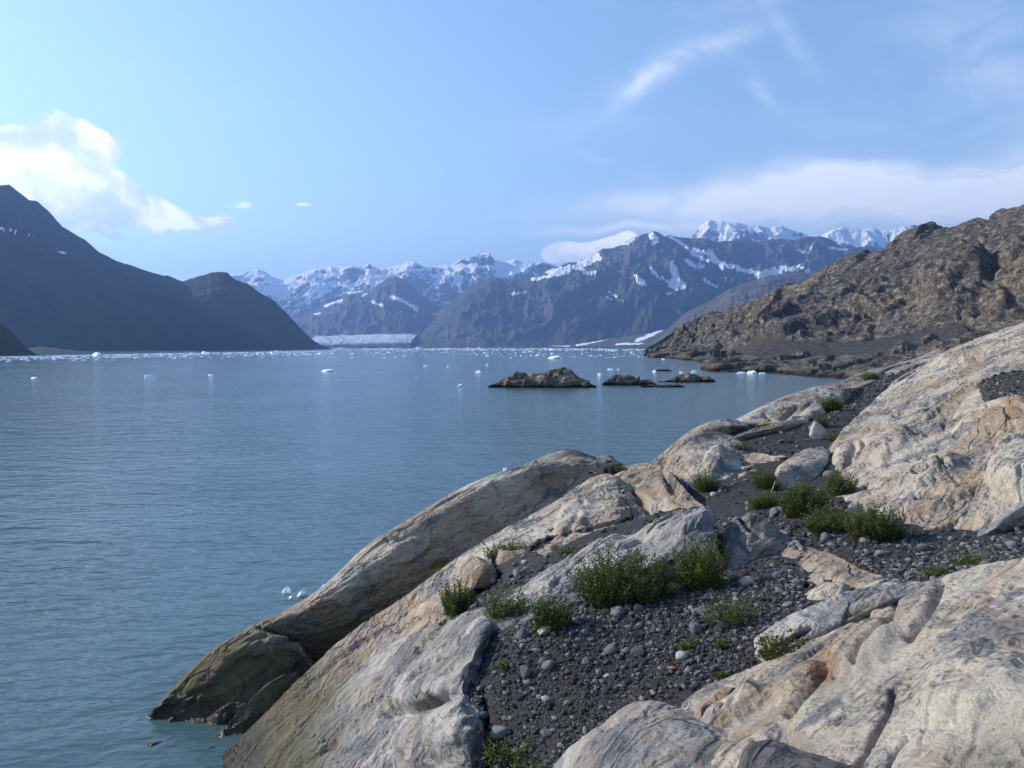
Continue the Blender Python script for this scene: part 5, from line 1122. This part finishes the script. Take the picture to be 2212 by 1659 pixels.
# ------------------------------------------------------------------ drift ice
def floe_mesh(seed, base=I2, tall=1.0):
    V, F_ = base; V = V.copy(); r = np.random.default_rng(seed)
    V *= (1 + .55 * fbm(V * 1.3 + seed * 3.3, 3, seed))[:, None]
    for k in range(7):
        n = r.normal(size=3); n /= np.linalg.norm(n); c = .5 + .3 * r.random(); V -= np.outer(np.maximum(V @ n - c, 0), n) * .9
    V[:, 2] += .45 * np.maximum(0, fbm(V * 2.1 + seed, 2, seed + 2)) * tall
    V[:, 0] /= np.abs(V[:, 0]).max(); V[:, 1] /= np.abs(V[:, 1]).max(); V[:, 2] /= V[:, 2].max()
    me = bpy.data.meshes.new('ice_floe'); me.from_pydata(V.tolist(), [], F_.tolist()); me.materials.append(M_ice)
    return me
FM = [floe_mesh(700 + k) for k in range(10)]
def floe(X, Y, wpx, hpx, label, group=None, k=None, depth=.7, name='ice_floe'):
    d = float(water_d(X, Y)); p = P(X, Y, d)
    o = bpy.data.objects.new(name, FM[(k if k is not None else random.randrange(10)) % 10]); col.objects.link(o)
    sx = .5 * wpx / FX * d; o.scale = (sx, sx * depth, hpx / FX * d); o.location = (p[0], p[1], 0.0); o.rotation_euler = (0, 0, random.uniform(-.5, .5))
    tag(o, label, 'ice', group); return o
for k, (x, y, wp, hp, lb) in enumerate([
        (708, 803, 31, 6, 'long low ice floe in the open water left of the islets'), (325, 815, 25, 6, 'low white floe, second from the left shore in open water'), (455, 814, 14, 6, 'small peaked floe in the open water mid left'),
        (75, 817, 18, 3, 'flat floe far left in the open water'), (921, 792, 17, 3.5, 'narrow floe between the open water and the ice band'), (969, 793, 9, 3.5, 'little floe right of the narrow one'),
        (1053, 790, 7, 5, 'small peaked floe above the largest islet'), (1033, 805, 16, 5.5, 'two-humped floe left of the largest islet'), (994, 835, 14, 6, 'nearest floe left of the largest islet'),
        (899, 815, 5, 3, 'tiny floe alone in the middle of the water'), (1199, 775, 35, 7, 'bright table-like floe beyond the largest islet'), (1297, 812, 12, 7, 'little floe with a raised tip beside the low islet'),
        (1318, 799, 15, 3, 'thin floe behind the low islet'), (1337, 799, 9, 3, 'tiny floe behind the low islet, right one'), (1414, 804, 10, 5, 'floe touching the tiny awash rock'),
        (1472, 807, 11, 5, 'small floe behind the jagged islet, left one'), (1502, 807, 20, 8, 'white chunk behind the jagged islet'), (1524, 799, 13, 6, 'floe by the shore point behind the jagged islet'),
        (1550, 790, 17, 3.5, 'thin floe stranded on the headland shore'), (1600, 807, 26, 4, 'stranded floe on the shore, left of three'), (1625, 807, 24, 7, 'stranded floe on the shore, highest of three'),
        (1648, 808, 18, 4, 'stranded floe on the shore, right of three'), (1433, 777, 8, 3, 'speck of ice off the headland foot'), (1366, 763, 10, 4, 'floe off the headland tip'),
        (210, 769, 28, 8, 'large floe near the left mountain shore'), (598, 761, 17, 4, 'flat floe below the knob of the left mountain'), (442, 763, 14, 4, 'floe below the middle of the left mountain'),
        (620, 1278, 27, 10, 'bright ice chunk off the tan ridge, leftmost of four'), (653, 1288, 24, 15, 'clear ice chunk close to the tan ridge'), (700, 1270, 17, 8, 'ice chunk half hidden by the tan ridge'),
        (628, 1292, 9, 5, 'smallest ice bit beside the bright chunk'), (1093, 1022, 13, 14, 'bright ice chip seen over the crest of the tan ridge')]):
    floe(x, y, wp, hp, lb, k=k)
r = np.random.default_rng(77)
for k in range(190):
    y = 752.6 + 22 * r.random() ** 1.9; x = r.uniform(-10, 1385)
    if x < 700: y = max(y, np.interp(x, [0, 300, 720], [772, 766, 759]) + 10 * r.random() ** 2)
    wp = r.uniform(3, 11) * (1 + .5 * (r.random() > .9)); floe(x, y, wp, wp * r.uniform(.12, .34), 'small white ice floe in the far drift band', 'small floes of the far drift band', depth=1.2)
def brash():
    n = 4200; V0, F0 = I0
    x = r.uniform(0, 1400, n); y = 751.8 + 5.5 * r.random(n) ** 1.6
    m = r.random(n) < .22; y = np.where(m, 753 + 20 * r.random(n) ** 1.5, y)
    lft = x < 720; y = np.where(lft, np.maximum(y, np.interp(x, [0, 300, 720], [771, 765, 758.5])) + 7 * r.random(n) ** 2 * (r.random(n) > .3), y)
    d = water_d(x, y); p = P(x, y, d); p[:, 2] = 0
    s = r.uniform(.7, 3.0, n) / FX * d
    V = (V0 * np.array([1, 1.6, .30]))[None] * (1 + .35 * r.normal(size=(n, 12, 1)).clip(-1, 1)) * s[:, None, None] + p[:, None]
    F_ = (F0[None] + 12 * np.arange(n)[:, None, None]).reshape(-1, 3)
    tag(make_mesh('brash_ice', V.reshape(-1, 3), F_, M_ice, smooth=False), 'band of broken brash ice across the far fjord', kind='stuff')
brash()

# ------------------------------------------------------------------ rain pool caught in the trough of the ridge
def pool():
    z = 2.42; pts = [(928, 1226), (938, 1212), (952, 1205), (968, 1204), (972, 1211), (962, 1222), (948, 1233), (934, 1236)]
    V = [P(x, y, (z - H) / ray(x, y)[1]) for x, y in pts]
    m, t = material('pool_water')
    pos = t.n('ShaderNodeNewGeometry').outputs['Position']
    c = t.mix(t.noise(pos, 3.0, 3, .6), (.045, .036, .012), (.085, .068, .022))
    t.n('ShaderNodeOutputMaterial', None, Surface=t.n('ShaderNodeBsdfPrincipled', None, Base_Color=c, Roughness=.08, IOR=1.33))
    tag(make_mesh('rain_pool', V, [list(range(len(V)))], m, smooth=False), kind='structure')
pool()

# ------------------------------------------------------------------ rusty moss cushions along the rock feet
def moss(X, Y, wpx, label, d=None, ang=0.0):
    dd = d or grav_d(X, Y); p = P(X, Y, dd); s = .5 * wpx / FX * dd
    V, F_ = I2; V = V.copy() * (1 + .5 * fbm(V * 1.8 + X, 3, int(X)))[:, None]
    V = V * np.array([s, s * .30, s * .12]); c, s_ = math.cos(ang), math.sin(ang)
    V = np.stack([V[:, 0] * c - V[:, 1] * s_, V[:, 0] * s_ + V[:, 1] * c, V[:, 2]], -1)
    o = make_mesh('moss_cushion', V + p, F_, M_moss, origin=p); tag(o, label, 'moss')
moss(1668, 917, 60, 'rusty moss strip along the foot of the white cracked slab', ang=.2)
moss(1718, 909, 34, 'rusty moss tuft at the right of the cracked slab foot', ang=.3)
moss(1745, 950, 22, 'rusty moss beside the squat block')
moss(1672, 1056, 26, 'rusty moss below the smooth slab panel')
moss(1560, 946, 30, 'rusty moss behind the blunt bluff', ang=.3)
